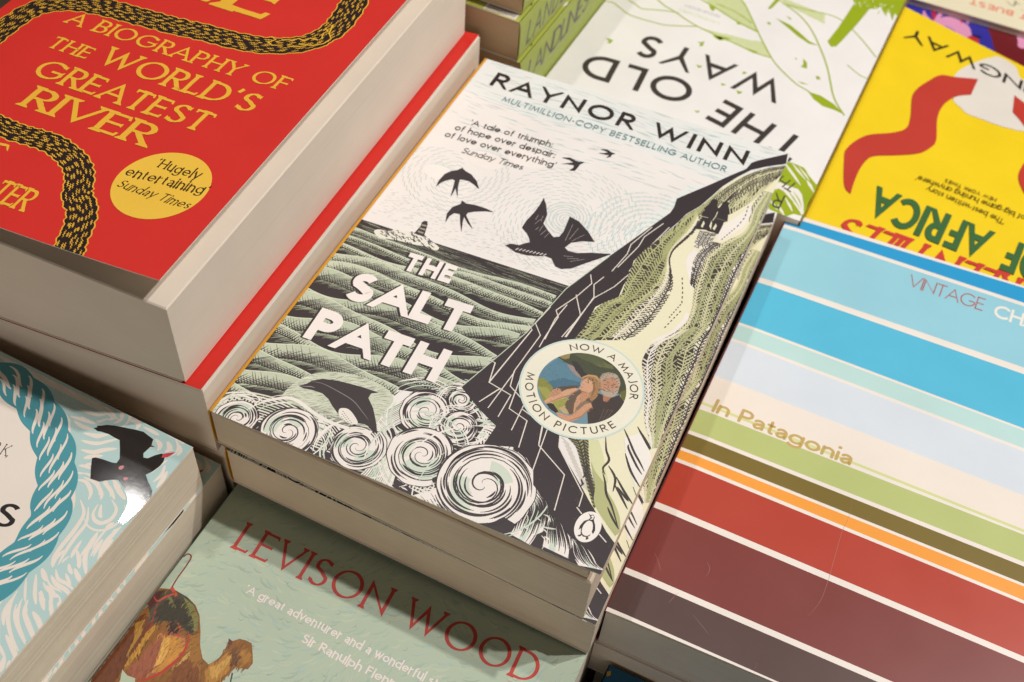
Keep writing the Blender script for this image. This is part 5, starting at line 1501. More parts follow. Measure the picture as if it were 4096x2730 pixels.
# ---------------------------------------------------------------- white book with green landscape (upside down to us)
def art_hills_cover():
    a = Art(129, 198, rough=.42, spec=.35)
    rng = random.Random(31)
    GR, LG, MG = '#9caf1c', '#dbe0b4', '#b3c062'
    a.layer()
    def shade(poly, n, d, w=.28, col=MG):
        """Hatch a shape with n parallel lines along direction d."""
        us = [p[0] for p in poly]; vs = [p[1] for p in poly]
        L = math.hypot(*d); d = (d[0]/L, d[1]/L); nn = (-d[1], d[0])
        c = (sum(us)/len(us), sum(vs)/len(vs)); R = max(max(us)-min(us), max(vs)-min(vs))
        for i in range(n):
            o = R*(-.5+(i+.5)/n)
            seg = []
            for k in range(41):
                t = R*(-.5+k/40)*1.3
                p = (c[0]+nn[0]*o+d[0]*t, c[1]+nn[1]*o+d[1]*t)
                if inside(p, poly):
                    seg.append(p)
                elif len(seg) > 1:
                    a.line([seg[0], seg[-1]], w, col); seg = []
                else:
                    seg = []
            if len(seg) > 1:
                a.line([seg[0], seg[-1]], w, col)
    for poly, dd, n in (([(83.3,95.19),(77.11,95.04),(66.35,93.63),(57.79,92.51),(51.34,90.15),(44.2,100.17),(52.88,100.48),(62.34,98.74),(71.15,97.52)], [(82.68,95.33),(47.53,93.33)], 26), ([(90.84,68.55),(72.79,61.91),(64.73,72.01),(56.04,84.39),(64.76,81.95),(75.61,78.6),(84.27,75.36)], [(90.96,72.97),(56.89,81.84)], 34), ([(70.79,54.12),(57.96,50.7),(31.99,53.25),(29.64,61.28),(46.79,56.9),(56.78,54.34)], [(61.6,57.27),(30.68,57.73)], 30)):
        a.poly(poly, LG); a.layer()
        shade(poly, n, (dd[1][0]-dd[0][0], dd[1][1]-dd[0][1])); a.layer()
    for q, w in (([(129.55,99.67),(125.27,98.67),(120.87,100.76),(115.05,103.53),(110.32,103.78),(103.59,103.33),(97.06,102.47),(89.79,99.11),(83.2,95.44)], .8), ([(120.9,92.27),(115.38,94.26),(111.19,95.95),(105.24,93.4),(98.19,90.7),(94.42,89.99)], .8), ([(109,83.95),(102.84,87.71),(96.15,89.99),(89.22,93.1),(82.06,95.47),(71.15,97.52),(62.34,98.74),(52.88,100.48),(44.2,100.17)], .9), ([(75.96,59.47),(69.03,66.11),(62.6,74.93),(56.04,84.39),(50.93,91.4),(44.2,100.17),(39.37,105),(33.71,109.23),(27.69,113.12),(21.76,115.15),(12.32,120.45)], .85),
                 ([(90.96,72.97),(81.74,75.96),(72.34,79.77),(64.61,82.38),(56.04,84.39)], 1.0), ([(81.38,73),(71.53,74.32),(61.19,78.84)], .8), ([(52.26,55.31),(41.51,61.58),(32.98,70.66),(24.2,84.31),(18.11,95.63),(10.26,113.32),(2.52,123.32)], .9), ([(53.09,55.81),(41.75,54.45),(25.7,52.92),(12.67,61.95),(1.05,73.86)], .8), ([(11.43,86.72),(4.75,90.95),(-0.11,92.12)], .7), ([(90.95,140.54),(78.03,137.66),(61.38,132.55),(46.38,136.16),(30.62,137.55),(13.26,142.23),(1.08,145.26)], .0)):
        if w:
            a.line(smooth_line(q, 6), w*.95, '#a3b33c')
    a.layer()
    for q in ([(52.29,68.99),(44.53,70.56),(38.63,74.06),(32.6,78.26),(27.5,79.5),(31.93,80.44),(38.53,77.49),(43.36,74.28)], [(21.81,115.44),(16.02,115.15),(8.93,117.95),(2.7,122.67),(7.8,121.88),(13.12,121.95),(17.91,119.38)], [(74.55,97.41),(70.47,96.69),(64.96,95.96),(69.36,99.8)], [(31.05,92.6),(28.41,95.18),(27.14,99.36),(30.3,99.61),(29.55,97.51)], [(22.05,102.52),(20.32,102.14),(19.29,104.1),(20.96,104.62)], [(28.3,110.57),(26.55,110.33),(22.84,110.52),(25.75,111.45)], [(54.97,74.19),(53.11,73.96),(52.53,75.74),(53.93,75.88)],
              [(34.82,94.02),(33.2,94.72),(33.66,95.66)], [(48.53,64.01),(45.13,65.56),(45.7,66.81)], [(74.22,98.36),(69,97.24),(69.65,100.14),(72.09,99.6)], [(56.75,98.85),(51.05,99.38),(52.61,101.29)], [(84.27,75.36),(80.48,76.26),(80.33,79.88),(82.53,78.57)], [(68.02,82.37),(64.76,81.95),(66.34,83.94)]):
        a.poly(q, GR)
    # trees
    a.layer()
    a.poly([(21.22,25.15),(11.9,19.46),(13.27,32.18),(15.73,51.76),(18.49,68.23),(19.88,75.61),(22.04,77.25),(24.75,74.07),(23.3,61.31)], GR)
    a.poly([(58.01,63.4),(56.74,50.58),(54.25,49.06),(56.21,61.39),(56.95,63.66)], GR)
    a.layer()
    crown = [(25.08,23.68),(22.8,35.54),(16.91,35.69),(11.88,36.34),(9.58,32.17),(6.06,38.31),(4.78,33.88),(1.53,41.02),(1.88,33.95),(-2.59,40.34),(-4.43,28.3),(0.36,8.58)]
    a.poly(crown, GR)
    a.layer()
    for i in range(70):
        p = (11.47,30.52)
        th = rng.uniform(0, 6.28)
        q = (p[0]+rng.uniform(-9, 11), p[1]+rng.uniform(-3, 7))
        a.line([q, (q[0]-1.4*math.cos(th), q[1]+1.9+jit(rng, .6))], .5, rng.choice([GR, '#8aa012', '#b5c244', '#e9ead0']), 'end')
    # bush on the near edge
    a.layer()
    bush = [(17.76,166.73),(13.54,165.43),(8.42,165.92),(5,169.07),(1.91,172.35),(-0.15,173.4),(-0.07,178.97),(0.31,185.72),(-0.31,193.39),(0.64,194.73),(3.88,195.26),(6.21,198.7),(8.67,201.68),(11.55,201.23),(14,202.1),(18.32,203.52),(19.33,190.12)]
    a.poly(bush, GR)
    a.layer()
    a.poly([(14.97,179.88),(10.68,180.18),(6.55,180.02),(4.07,182.44),(1.64,188.11),(0.12,193.11),(0.85,194.05),(2.98,191.55),(6.44,188.16),(10.53,185.06),(13.77,183.63),(14.95,185.4),(15.55,182.44)], '#efeae2')
    a.poly([(13.71,201.93),(11.69,200.78),(9.68,201.73),(8.23,199.86),(6.65,199.48),(5.37,201.37),(7.39,205.65),(12.97,209.34),(15.56,206.66)], '#efeae2')
    for i in range(26):
        x = rng.uniform(560, 960); y = 330+(x-560)*.45+rng.uniform(-20, 60)
        pass
    a.layer()
    for q, w in (([(16.55,167.18),(13.52,170.01),(9.93,173.61),(6.38,177.16)], 1.3), ([(13.38,165.92),(9.93,169.07),(5.62,172.8)], 1.1), ([(10.37,166.48),(6.49,169.93),(3.98,172.42)], .9), ([(4.88,172.94),(2.82,175.11),(0.07,178.5)], 1.5), ([(8.27,165.26),(5,169.07),(0.59,173.26)], .9), ([(15.21,192.1),(12.86,194),(10.39,196.33)], 1.2), ([(11.12,193),(8.8,195.95),(6.64,198.42)], 1.3), ([(14.45,196.52),(12.27,199)], .9), ([(9.65,187.83),(6.89,191.11),(4.6,194.08)], 1.2), ([(8.33,185.44),(5.14,189.03),(2.55,191.84)], .9), ([(15.79,167.32),(13.82,170.19),(11.72,172.38)], .8)):
        a.line(q, w, '#efeadf', 'both')
    for q, w in (([(12.3,183.88),(8.48,187.16),(5.87,189.99)], .7), ([(9.65,183.46),(6.72,186.15),(2.11,191.05)], .7), ([(7.88,182.44),(4.39,185.9),(1.81,189.81)], .6)):
        a.line(q, w, GR, 'both')
    # swallows
    a.layer()
    for q in ([(116.91,127.01),(115.95,125.94),(113.24,126.3),(113.58,127.49),(113.47,129.1),(115.18,129.73),(114.88,127.77)], [(78.78,106.61),(77.02,106.05),(75.72,104.27),(75.81,106.32),(75.15,108.1),(76.8,109.68),(76.8,107.41)], [(73.17,123.21),(71.53,123.19),(70.35,122.68),(70.42,123.96),(71.4,125.02)], [(52.59,116.66),(51.19,116.78),(50.38,116.77),(51.24,118.22),(52.06,118.99)], [(58.48,129.97),(57.09,130.07),(55.85,129.8),(56.97,131.19),(57.71,131.82)], [(50.75,131.36),(49.16,131.34),(47.91,130.78),(48.2,132.59),(49.17,133.61)], [(62.61,154.46),(61.15,154.13),(60.39,153.33),(60.13,154.75),(60.94,155.4)]):
        a.poly(q, GR)
    return a

def hills_lettering(parent):
    a = Art(129, 198, .42, .35, z0=top_of(parent))
    k = '#3f3834'
    P0, P1, Q = (14.17,146.93), (53.11,139.82), (9.17,166.87)
    put_text(a, "THE", (11.41,148.51), (53.63,139.85), 17.6, Pen(.165, gap=.2), k)
    P0, P1, Q = (67.64,139.53), (119.48,141.26), 0
    put_text(a, "OLD", (68.24,135.75), (119.37,140.23), 17.6, Pen(.165, gap=.2), k)
    put_text(a, "WAYS", (32.57,113.69), (101.81,113.44), 17.6, Pen(.165, gap=.2), k)
    put_text(a, "R", (9.87,186.6), (14.2,186.62), 9.0, Pen(.12), k)
    put_text(a, "TH", (6.98,177.5), (14.7,175.23), 6.4, Pen(.13), k)
    a.build("title", parent)
    a = Art(129, 198, .42, .35, z0=top_of(parent))
    put_text(a, "PENGUIN BOOKS", (76.18,81.05), (94.22,81.4), 2.2, Pen(.1), '#a9a4b0')
    put_text(a, "LANDSCAPES", (74.43,86.75), (95.42,85.86), 2.2, Pen(.1), '#c6cf8c')
    a.build("strapline", parent)

# ---------------------------------------------------------------- yellow book (upside down to us)
def droop(u, v):
    s = max(0.0, (111-u)/64); t = max(0.0, min(1.2, (145-v)/145))
    return -11.7*s*t*t

def art_yellow_cover():
    a = Art(111, 178, rough=.4, spec=.35, warp=droop, z0=.16)
    a.layer()
    RED = '#c23f33'
    # pale disc cut as thin fans
    disc = smooth_loop([(71.85,58.79),(67.45,62.98),(63.69,65.76),(58.55,65.7),(50.87,65.61),(44.63,64.7),(37.47,62.17),(23.85,51.53),(20.18,15.22),(29,-9.16)]+[(43.48,14.51),(49.23,4.8),(57.98,3.05),(61.89,8.05),(65.87,14.64),(72.75,29.24),(75.06,38.3),(75.27,45.37)], 4)
    c = (sum(p[0] for p in disc)/len(disc), sum(p[1] for p in disc)/len(disc))
    for i in range(len(disc)):
        p, q = disc[i], disc[(i+1) % len(disc)]
        for k in range(6):
            f0, f1 = k/6, (k+1)/6
            P = lambda r, f: (c[0]+(r[0]-c[0])*f, c[1]+(r[1]-c[1])*f)
            pts = [P(p, f0), P(p, f1), P(q, f1), P(q, f0)]
            if k == 0: pts = pts[1:]
            a.poly(pts, '#e6ded4', 0); a.k = 0
    a.z += .16
    A = smooth_line([(64.3,33.27),(74.55,39.81),(81.33,43.24),(85.5,52.1),(88.79,61.22),(89.53,69.48),(86.86,83.88),(86.59,93.2),(91.27,99.92),(101.62,108.52),(106.9,121.32),(105.67,130.26),(101.46,145.54),(97.77,149.18)], 5)
    Bq = smooth_line([(65.02,49.45),(70.36,54.57),(74.1,62.28),(75.65,70.59),(75.34,79.74),(72.59,94.82),(74.08,101.71),(77.64,107.82),(84.89,113.53),(93.86,119.35),(96.6,122.99),(98.17,130.94),(98.25,140.81),(97.62,149.09)], 5)
    a.quads(resample(A, 60), resample(Bq, 60), RED)
    A = smooth_line([(46.03,33.98),(39.84,37.66),(31,45.3),(22.86,61.28),(24.82,86.88),(25.38,108.85)], 5)
    Bq = smooth_line([(44.69,49.98),(40.23,54.95),(35.28,63.28),(32.37,75.85),(34.98,98.04),(30.59,110.01)], 5)
    a.quads(resample(A, 40), resample(Bq, 40), RED)
    a.layer(6)
    return a

def yellow_lettering(parent):
    GRN = '#3f6a3c'
    a = Art(111, 178, .4, .35, warp=droop, z0=.42)
    P0, P1 = (12.87,143.18), (87.52,138.37)
    h = hgt((36.36,141.29), (87.22,138.39), (38.12,159.9))
    put_text(a, "OF AFRICA", P0, (88.08,138.5), 20.2, Pen(.185, wx=.62, gap=.10), GRN)
    P0, P1 = (9.25,162.8), (94.4,162.64)
    put_text(a, "GREEN HILLS", P0, P1, 16.5, Pen(.2, .09, 12, .05, slant=16), '#cf4136')
    a.build("title", parent)
    a = Art(111, 178, .4, .35, warp=droop, z0=.42)
    put_text(a, "HEMINGWAY", (10.09,16.66), (103.56,15.42), 10.2, Pen(.145, .10, 20, 0), '#332c22')
    a.build("author_name", parent)
    a = Art(111, 178, .4, .35, warp=droop, z0=.42)
    k = '#6a5c1c'
    pen = Pen(.12)
    put_text(a, "\u2018The best-written story", (34.71,131.59), (69.02,127.43), 3.6, pen, k)
    put_text(a, "of big-game hunting anywhere\u2019", (27.6,124.59), (74.88,122.61), 3.6, pen, k)
    put_text(a, "NEW YORK TIMES", (40.64,119.92), (63.21,118.55), 2.4, Pen(.17), k)
    a.build("quote", parent)

def art_blue_cover():
    a = Art(129, 198, rough=.4, spec=.35)
    a.layer()
    a.poly([(116.85,156.55),(111.44,161.88),(94.28,161.29),(89.48,164.3),(84.48,168.75),(80.36,178.34),(76.45,190.84),(59.54,195.76),(57.55,151.23),(69.63,126.37)], '#701c22'); a.layer()
    for q in ([(93.9,156.12),(90.89,156.08),(91.55,159.75),(93.83,160.21)], [(89.07,159.17),(85.82,158.16),(86.12,164.03),(88.33,168.51),(89.56,167.58)], [(83.1,159.09),(80.13,159.04),(80.3,163.19),(82.39,165.98),(83.54,164.2)]):
        a.poly(smooth_loop(q), '#8a6a2e')
    a.layer()
    PK = '#e39ac0'
    a.poly(smooth_loop([(111.14,178.9),(108.93,174.83),(105.42,170.83),(101.26,170.12),(96.72,171.61),(92.85,174.25),(90.55,180.11),(90.43,183.18),(92.59,187.52),(98.45,185.31),(106.56,182.73)]), PK)
    a.layer()
    a.poly(smooth_loop([(105.54,181.37),(103.76,179.57),(100.15,180.73),(97.06,183.75),(98.45,185.31),(102.94,183.88)]), '#b07ac0')
    for q in ([(111.04,177.23),(109.16,164.74),(107.49,162.14),(107.53,168.75),(108.72,175.93)], [(117.91,172.96),(117.43,171.05),(115.92,174.29),(112.58,178.1),(114.12,178.96),(117.17,176.63)], [(95.17,170.74),(95.19,163.44),(93.5,163.3),(93.62,172.28)], [(118.3,162.42),(116.1,160.34),(114.43,164.4),(115.84,166.02)]):
        a.poly(q, PK)
    a.poly([(114.62,167.82),(112.96,165.23),(110.4,172.82),(110.89,177.96),(111.95,176.94)], '#b8274a')
    a.poly([(98.88,167.96),(97.52,167.19),(96.33,171.39),(97.23,173.5)], '#b8274a')
    a.layer()
    a.poly([(92.85,186.1),(90.68,181.75),(86.99,181.26),(85.61,184.4),(85.41,190.47),(90.32,188.57)], '#c22f3c')
    a.layer()
    a.poly([(89.91,180.14),(86.41,179.76),(85.08,180.19),(85.98,182.26),(88.96,181.97)], '#1a1733')
    a.poly(smooth_loop([(70.89,161.13),(65.05,157.86),(60.28,164.76),(62.19,177.54),(66.11,178.95),(67.47,172.71)]), PK)
    return a

def art_cream_cover():
    a = Art(129, 198, rough=.5, spec=.25)
    put_text(a, "ALBERT BUEST", (24.79,181.81), (79.82,182.25), 5.2, Pen(.19), '#e8836a')
    for q in ([(62.05,174.28),(59.1,176.77),(57.02,176.42),(57.21,172.37),(55.68,174.01),(53.99,173.88)], [(53.31,178.45),(51.02,179.62)]):
        a.line(smooth_line(q, 6), .9, '#8c8672', 'both')
    return a

def art_navy_cover():
    a = Art(129, 198, rough=.35, spec=.4)
    a.layer()
    a.poly([(0.26,195.59),(1.36,196.25),(1.75,194.76),(0.7,193.88)], '#d09a2c')
    return a

# measured resting places: reading corner (mm), turn (deg), tilt (deg)
POSE = {'salt1': ((0.0, 0.0, 0.0), 0, 1.288), 'salt2': ((2.5, 0.2, -20.0), 0, -3.327), 'red1': ((-137.6, 1.22, 42.07), 0.66, 4.46), 'red2': ((-130.55, -0.48, -4.84), 0.66, 5.711), 'bird1': ((-139.65, -200.44, -10.0), -2.6, 0), 'bird2': ((-137.03, -192.78, -32.0), -2, 0), 'lev': ((-0.91, -194.48, -44.0), -0.9, -2.22), 'pat': ((131.5, 9.9, -35.0), -1, 3.148), 'ow': ((147.02, 400.7, -32.0), 178.2, 0), 'yel': ((256.91, 382.19, -38.0), 178.5, 0), 'blue': ((274.4, 594.0, -60.0), 180, 0), 'cream': ((257.0, 622.0, -56.0), 180, 0), 'navy': ((134.48, -190.43, -65.0), -1, 0)}

# ================================================================ books
def mesh_obj(name, v, f, mats, parent=None, mi=None, smooth=False):
    me = bpy.data.meshes.new(name)
    me.from_pydata([tuple(c*MM for c in p) for p in v], [], f)
    for m in (mats if isinstance(mats, (list, tuple)) else [mats]):
        me.materials.append(m)
    if mi:
        me.polygons.foreach_set("material_index", mi)
    if smooth:
        me.polygons.foreach_set("use_smooth", [True]*len(me.polygons))
    me.update()
    o = bpy.data.objects.new(name, me)
    COL.objects.link(o)
    if parent is not None:
        o.parent = parent
    return o

def root_empty(name, label, cat, loc, rot, group=None):
    o = bpy.data.objects.new(name, None)
    o.empty_display_size = 0.02
    COL.objects.link(o)
    o.location = Vector(loc)*MM
    o.rotation_euler = (0, 0, math.radians(rot))
    o['label'] = label
    o['category'] = cat
    if group:
        o['group'] = group
    return o

def page_block(parent, W, H, zb, zt, mat, rng, x0=.5, inset=.12, nl=16, nx=14, x1=None, y0=None, name="page_block", ragged=.1, hollow=0.0, wave=0.0):
    """Stack of sheaves between a bottom and a top plane (each given at the spine and at the fore-edge)."""
    x1 = W-inset if x1 is None else x1
    y0 = inset if y0 is None else y0
    y1 = H-inset
    v, f = [], []
    xs = [x0+(x1-x0)*i/nx for i in range(nx+1)]
    ny = 10
    ys = [y0+(y1-y0)*i/ny for i in range(ny+1)]
    loops = []
    ring_n = 2*nx+2*ny
    for k in range(nl+1):
        t = k/nl
        if k == nl-1:
            t = 1-min(.45/nl*8, .5/max(1.0, zt[0]-zb[0]))
        ed = (0.45 if k == nl else .2 if k == 0 else 0)+rng.uniform(0, ragged)
        fe = (0.45 if k == nl else 0)+rng.uniform(0, ragged)+hollow*4*t*(1-t)
        loop = []
        def add(x, y, ix, iy):
            fx = (x-x0)/(x1-x0)
            z0 = zb[0]+(zb[1]-zb[0])*(x/W); z1 = zt[0]+(zt[1]-zt[0])*(x/W)
            z = z0+(z1-z0)*t+wave*math.sin(fx*5+k*.4)*t*(1-t)*4
            loop.append(len(v))
            v.append((x-ix*fe, y+iy*ed, z))
        for i in range(nx): add(xs[i], y0, 0, 1)
        for j in range(ny): add(x1, ys[j], 1, 1 if j == 0 else 0)
        for i in range(nx): add(xs[nx-i], y1, 0, -1)
        for j in range(ny): add(x0, ys[ny-j], 0, 0)
        loops.append(loop)
    for k in range(nl):
        A, B = loops[k], loops[k+1]
        for i in range(ring_n):
            j = (i+1) % ring_n
            f.append([A[i], A[j], B[j], B[i]])
    f.append(loops[-1]); f.append(loops[0][::-1])
    return mesh_obj(name, v, f, mat, parent)

def plain_cover(name, parent, W, H, z, tilt, col, rough=.42, spec=.35, up=True):
    a = Art(W, H, rough, spec)
    o = a.build(name, parent, base=col, thick=.32)
    o.location = (0, 0, z*MM)
    o.rotation_euler = (0, -math.radians(tilt), 0)
    return o

def spine_part(parent, H, z0, z1, col, bulge=.7, side=0, W=129, rough=.4, spec=.35):
    """Card spine with a slight outward curve."""
    n = 10
    v, f = [], []
    sx = -1 if side == 0 else 1
    X0 = 0 if side == 0 else W
    for t in (0, .32):
        for k in range(n+1):
            s = k/n
            z = z0+(z1-z0)*s
            x = X0+sx*(bulge*(1-(2*s-1)**4)+.02-t)
            v += [(x, 0, z), (x, H, z)]
    S = 2*(n+1)
    for k in range(n):
        a = 2*k
        f.append([a, a+1, a+3, a+2] if side else [a, a+2, a+3, a+1])
        f.append([S+a, S+a+2, S+a+3, S+a+1] if side else [S+a, S+a+1, S+a+3, S+a+2])
        f.append([a, a+2, S+a+2, S+a]); f.append([a+1, S+a+1, S+a+3, a+3])
    f.append([0, S, S+1, 1]); f.append([2*n, 2*n+1, S+2*n+1, S+2*n])
    return mesh_obj("spine", v, f, ink(col, rough, spec), parent, smooth=False)

PAGES = page_mat('#e2d3c0')
PAGES_WARM = page_mat('#dfccb6', name="page_edges_warm")
PAGES_GREY = page_mat('#cdc4b4', name="page_edges_grey")

def book(label, O, rot, tilt, W, H, zb, zt, spine, group=None, art=None, base='#f0e8df', back=None, pages=PAGES, seed=1, rough=.42, spec=.35,
         letter=(), side=0, name="book", grid=None, cover_from=None, bulge=.7, cover_dy=0.0, **pk):
    """A paperback: O is the front cover's reading corner (mm, world); zb, zt are the page block's bottom and top heights at spine and fore-edge."""
    rng = random.Random(seed)
    zr = min(zb)-.34
    r = root_empty(name, label, "book", (O[0], O[1], zr), rot, group)
    page_block(r, W, H, (zb[0]-zr, zb[1]-zr), (zt[0]-zr, zt[1]-zr), pages, rng, **pk)
    if cover_from is not None:
        c = cover_from.copy(); COL.objects.link(c); c.parent = r
        for ch in list(cover_from.children):
            d = ch.copy(); COL.objects.link(d); d.parent = c
            for g in list(ch.children):
                e = g.copy(); COL.objects.link(e); e.parent = d
    elif art is not None:
        c = art.build("front_cover", r, base=base, grid=grid)
    else:
        c = Art(W, H, rough, spec).build("front_cover", r, base=base)
    c.location = (0, cover_dy*MM, (O[2]-zr)*MM)
    c.rotation_euler = (0, -math.radians(tilt), 0)
    for fn in letter:
        fn(c)
    bt = math.degrees(math.atan2(zb[1]-zb[0], W))
    plain_cover("back_cover", r, W, H, zb[0]-zr-.02, bt, '#efe6da', rough, spec)
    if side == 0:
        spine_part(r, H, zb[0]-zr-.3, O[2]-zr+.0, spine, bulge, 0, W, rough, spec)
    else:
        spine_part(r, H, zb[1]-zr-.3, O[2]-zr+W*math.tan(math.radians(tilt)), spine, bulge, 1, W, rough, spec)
    return r

def part(root, name):
    for c in root.children:
        if c.name.split('.')[0] == name:
            return c

# ---------------------------------------------------------------- table
def table():
    m = bpy.data.materials.new("dark_wood")
    m.use_nodes = True
    nt = m.node_tree; b = nt.nodes["Principled BSDF"]
    tc = nt.nodes.new("ShaderNodeTexCoord")
    mp = nt.nodes.new("ShaderNodeMapping"); mp.inputs["Scale"].default_value = (3, 40, 3)
    n = nt.nodes.new("ShaderNodeTexNoise"); n.inputs["Scale"].default_value = 2.0; n.inputs["Detail"].default_value = 6
    cr = nt.nodes.new("ShaderNodeValToRGB")
    cr.color_ramp.elements[0].color = (.035, .022, .014, 1); cr.color_ramp.elements[1].color = (.09, .055, .033, 1)
    nt.links.new(tc.outputs["Object"], mp.inputs["Vector"]); nt.links.new(mp.outputs[0], n.inputs["Vector"])
    nt.links.new(n.outputs["Fac"], cr.inputs["Fac"]); nt.links.new(cr.outputs[0], b.inputs["Base Color"])
    b.inputs["Roughness"].default_value = .45
    x0, x1, y0, y1, z, h = -700, 900, -500, 1100, -112, 30
    v = [(x0, y0, z), (x1, y0, z), (x1, y1, z), (x0, y1, z), (x0, y0, z-h), (x1, y0, z-h), (x1, y1, z-h), (x0, y1, z-h)]
    f = [[0, 1, 2, 3], [4, 7, 6, 5], [0, 4, 5, 1], [1, 5, 6, 2], [2, 6, 7, 3], [3, 7, 4, 0]]
    o = mesh_obj("table", v, f, m)
    o['label'] = "dark wooden display table under all the book stacks"
    o['category'] = "table"
    return o
table()

# ---------------------------------------------------------------- centre stack: the coast book
coast_art = art_coast_cover()
G_C = "copies of the black and green coast paperback"
b1 = book("coast paperback with black cliff, waves and birds, on top of the centre stack", (0, 0, 0), 0, 1.288, 129, 198, (-16.6, -27.6), (-.45, -4.2), '#d99a2b', G_C,
          coast_art, WHITE, pages=PAGES_WARM, seed=3, letter=(coast_lettering, coast_badge, coast_emblem), wave=.2, x1=127.2)
rng0 = random.Random(4)
page_block(b1, 129, 198, (-.45+27.94, -4.2+27.94), (-.4+27.94, 2.4+27.94), PAGES_WARM, rng0, x1=125.4, y0=.9, name="loose_pages", nl=6, ragged=.12)
b2 = book("paperback with the same coast cover, lying under the top copy of the centre stack", (2.5, .2, -20.0), 0, -3.327, 129, 198, (-38.4, -47.9), (-20.5, -28.1), '#d99a2b', G_C,
          pages=PAGES_WARM, seed=5, cover_from=part(b1, "front_cover"))
book("coast paperback at the bottom of the centre stack, set back in the dark gap", (4, 5, -49.2), 0, 0, 127, 192, (-111, -111), (-49.6, -49.6), '#d99a2b', G_C, base=WHITE, pages=PAGES_WARM, seed=6)


# ---------------------------------------------------------------- left back stack: the red river book
G_R = "copies of the thick red paperback"
PALE_PAGES = page_mat('#e6d8c8', .4, name="page_edges_pale")
r1 = book("thick red paperback with yellow lettering and its cover lifted, on top of the left stack", (-137.6, -.3, 42.1), .66, 4.46, 129, 198, (-5.05, 7.9), (41.6, 41.9), '#d9342b', G_R,
          art_river_cover(), '#d9322a', grid=(24, 1), pages=PALE_PAGES, seed=8, rough=.5, spec=.25, letter=(river_lettering,), nl=40, x1=129.7, cover_dy=1.5, ragged=.03)
book("thick red paperback second in the left stack, only a red strip of its cover showing", (-130.6, -.5, -4.8), .66, 5.71, 129, 200, (-24.6, -24.3), (-5.3, 7.5), '#d9342b', G_R,
     base='#d9322a', pages=PALE_PAGES, seed=9, rough=.5, spec=.25, ragged=.03, nl=26)
book("thick red paperback third in the left stack, in shadow behind the bird cover", (-129.9, 2.2, -25.05), .66, 0, 129, 198, (-69, -69), (-25.45, -25.45), '#d9342b', G_R,
     base='#d9322a', pages=PALE_PAGES, seed=10, rough=.5, spec=.25)
book("thick red paperback at the foot of the left stack on the table", (-130.4, 3, -69.7), .66, 0, 129, 196, (-111.6, -111.6), (-70.1, -70.1), '#d9342b', G_R,
     base='#d9322a', pages=PALE_PAGES, seed=10, rough=.5, spec=.25)

# ---------------------------------------------------------------- left front stack: rope and bird book
G_B = "copies of the teal rope and bird paperback"
t1 = book("teal rope and glossy black bird paperback, on top of the front left stack", POSE['bird1'][0], POSE['bird1'][1], 0, 129, 198, (-31.2, -31.4), (-10.4, -10.4), '#e9ddd0', G_B,
          art_rope_cover(), '#efe3d7', pages=PAGES, seed=12, rough=.4, spec=.35, letter=(rope_bird,), ragged=.08, nl=22)
t2 = book("rope and bird paperback just below the top one, sticking out to its right", POSE['bird2'][0], POSE['bird2'][1], 0, 129, 198, (-53, -53), (-32.5, -32.5), '#e9ddd0', G_B,
          pages=PAGES, seed=13, cover_from=part(t1, "front_cover"), ragged=.08, nl=22)
book("rope and bird paperback hidden low in the front left stack", (POSE['bird2'][0][0]-1, POSE['bird2'][0][1]-1, -53.8), -2.4, 0, 129, 198, (-82, -82), (-54.2, -54.2), '#e9ddd0', G_B, base='#efe3d7', seed=14)
book("rope and bird paperback at the foot of the front left stack", (POSE['bird2'][0][0]-2, POSE['bird2'][0][1], -82.8), -2.2, 0, 129, 198, (-111.6, -111.6), (-83.2, -83.2), '#e9ddd0', G_B, base='#efe3d7', seed=15)

# ---------------------------------------------------------------- front centre: camel book
G_L = "copies of the pale green camel paperback"
book("pale green camel paperback with red lettering, below the front of the centre stack", POSE['lev'][0], POSE['lev'][1], POSE['lev'][2], 129, 198, (-74, -79), (-44.4, -49.4), '#9fb3a4', G_L,
     art_camel_cover(), '#b2c0ab', pages=PAGES, seed=17, rough=.45, spec=.3, letter=(camel_lettering,))
book("camel paperback under the pale green one, at the foot of its stack", (POSE['lev'][0][0]+.6, POSE['lev'][0][1]-2, -80.3), -.6, 0, 129, 198, (-111.6, -111.6), (-80.7, -80.7), '#9fb3a4', G_L, base='#b2c0ab', seed=18)

# ---------------------------------------------------------------- right: striped book
G_P = "copies of the striped paperback"
crease = lambda u, v: -.3*max(0.0, 1-u/6.45)
sc = art_striped_cover(); sc.warp = crease
p1 = book("paperback with broad blue, green, orange and red stripes, on top of the right stack", POSE['pat'][0], POSE['pat'][1], POSE['pat'][2], 129, 199, (-57.2, -53), (-36.2, -28.8), '#6a1f22', G_P,
     sc, '#f1e8df', pages=PAGES_GREY, seed=20, rough=.36, spec=.4, letter=(striped_lettering,), grid=(20, 4), bulge=.9)
book("striped paperback second in the right stack, its page edges showing under the top one", (130.6, 9.2, -58.0), -1.2, 1.9, 129, 199, (-77, -73), (-58.4, -54.2), '#6a1f22', G_P,
     base='#f3e7db', pages=PAGES_GREY, seed=21, bulge=.9)
book("striped paperback at the foot of the right stack, in the dark", (133, 14, -78), -1, 1.5, 127, 196, (-111.6, -111.6), (-78.4, -75.2), '#6a1f22', G_P, base='#f3e7db', pages=PAGES_GREY, seed=22)
book("dark blue paperback with a rounded corner in the shadowed gap at the front right", POSE['navy'][0], POSE['navy'][1], 0, 129, 198, (-111.6, -111.6), (POSE['navy'][0][2]-.4,)*2, '#10506f', None,
     art_navy_cover(), '#145a80', pages=PAGES_GREY, seed=23)

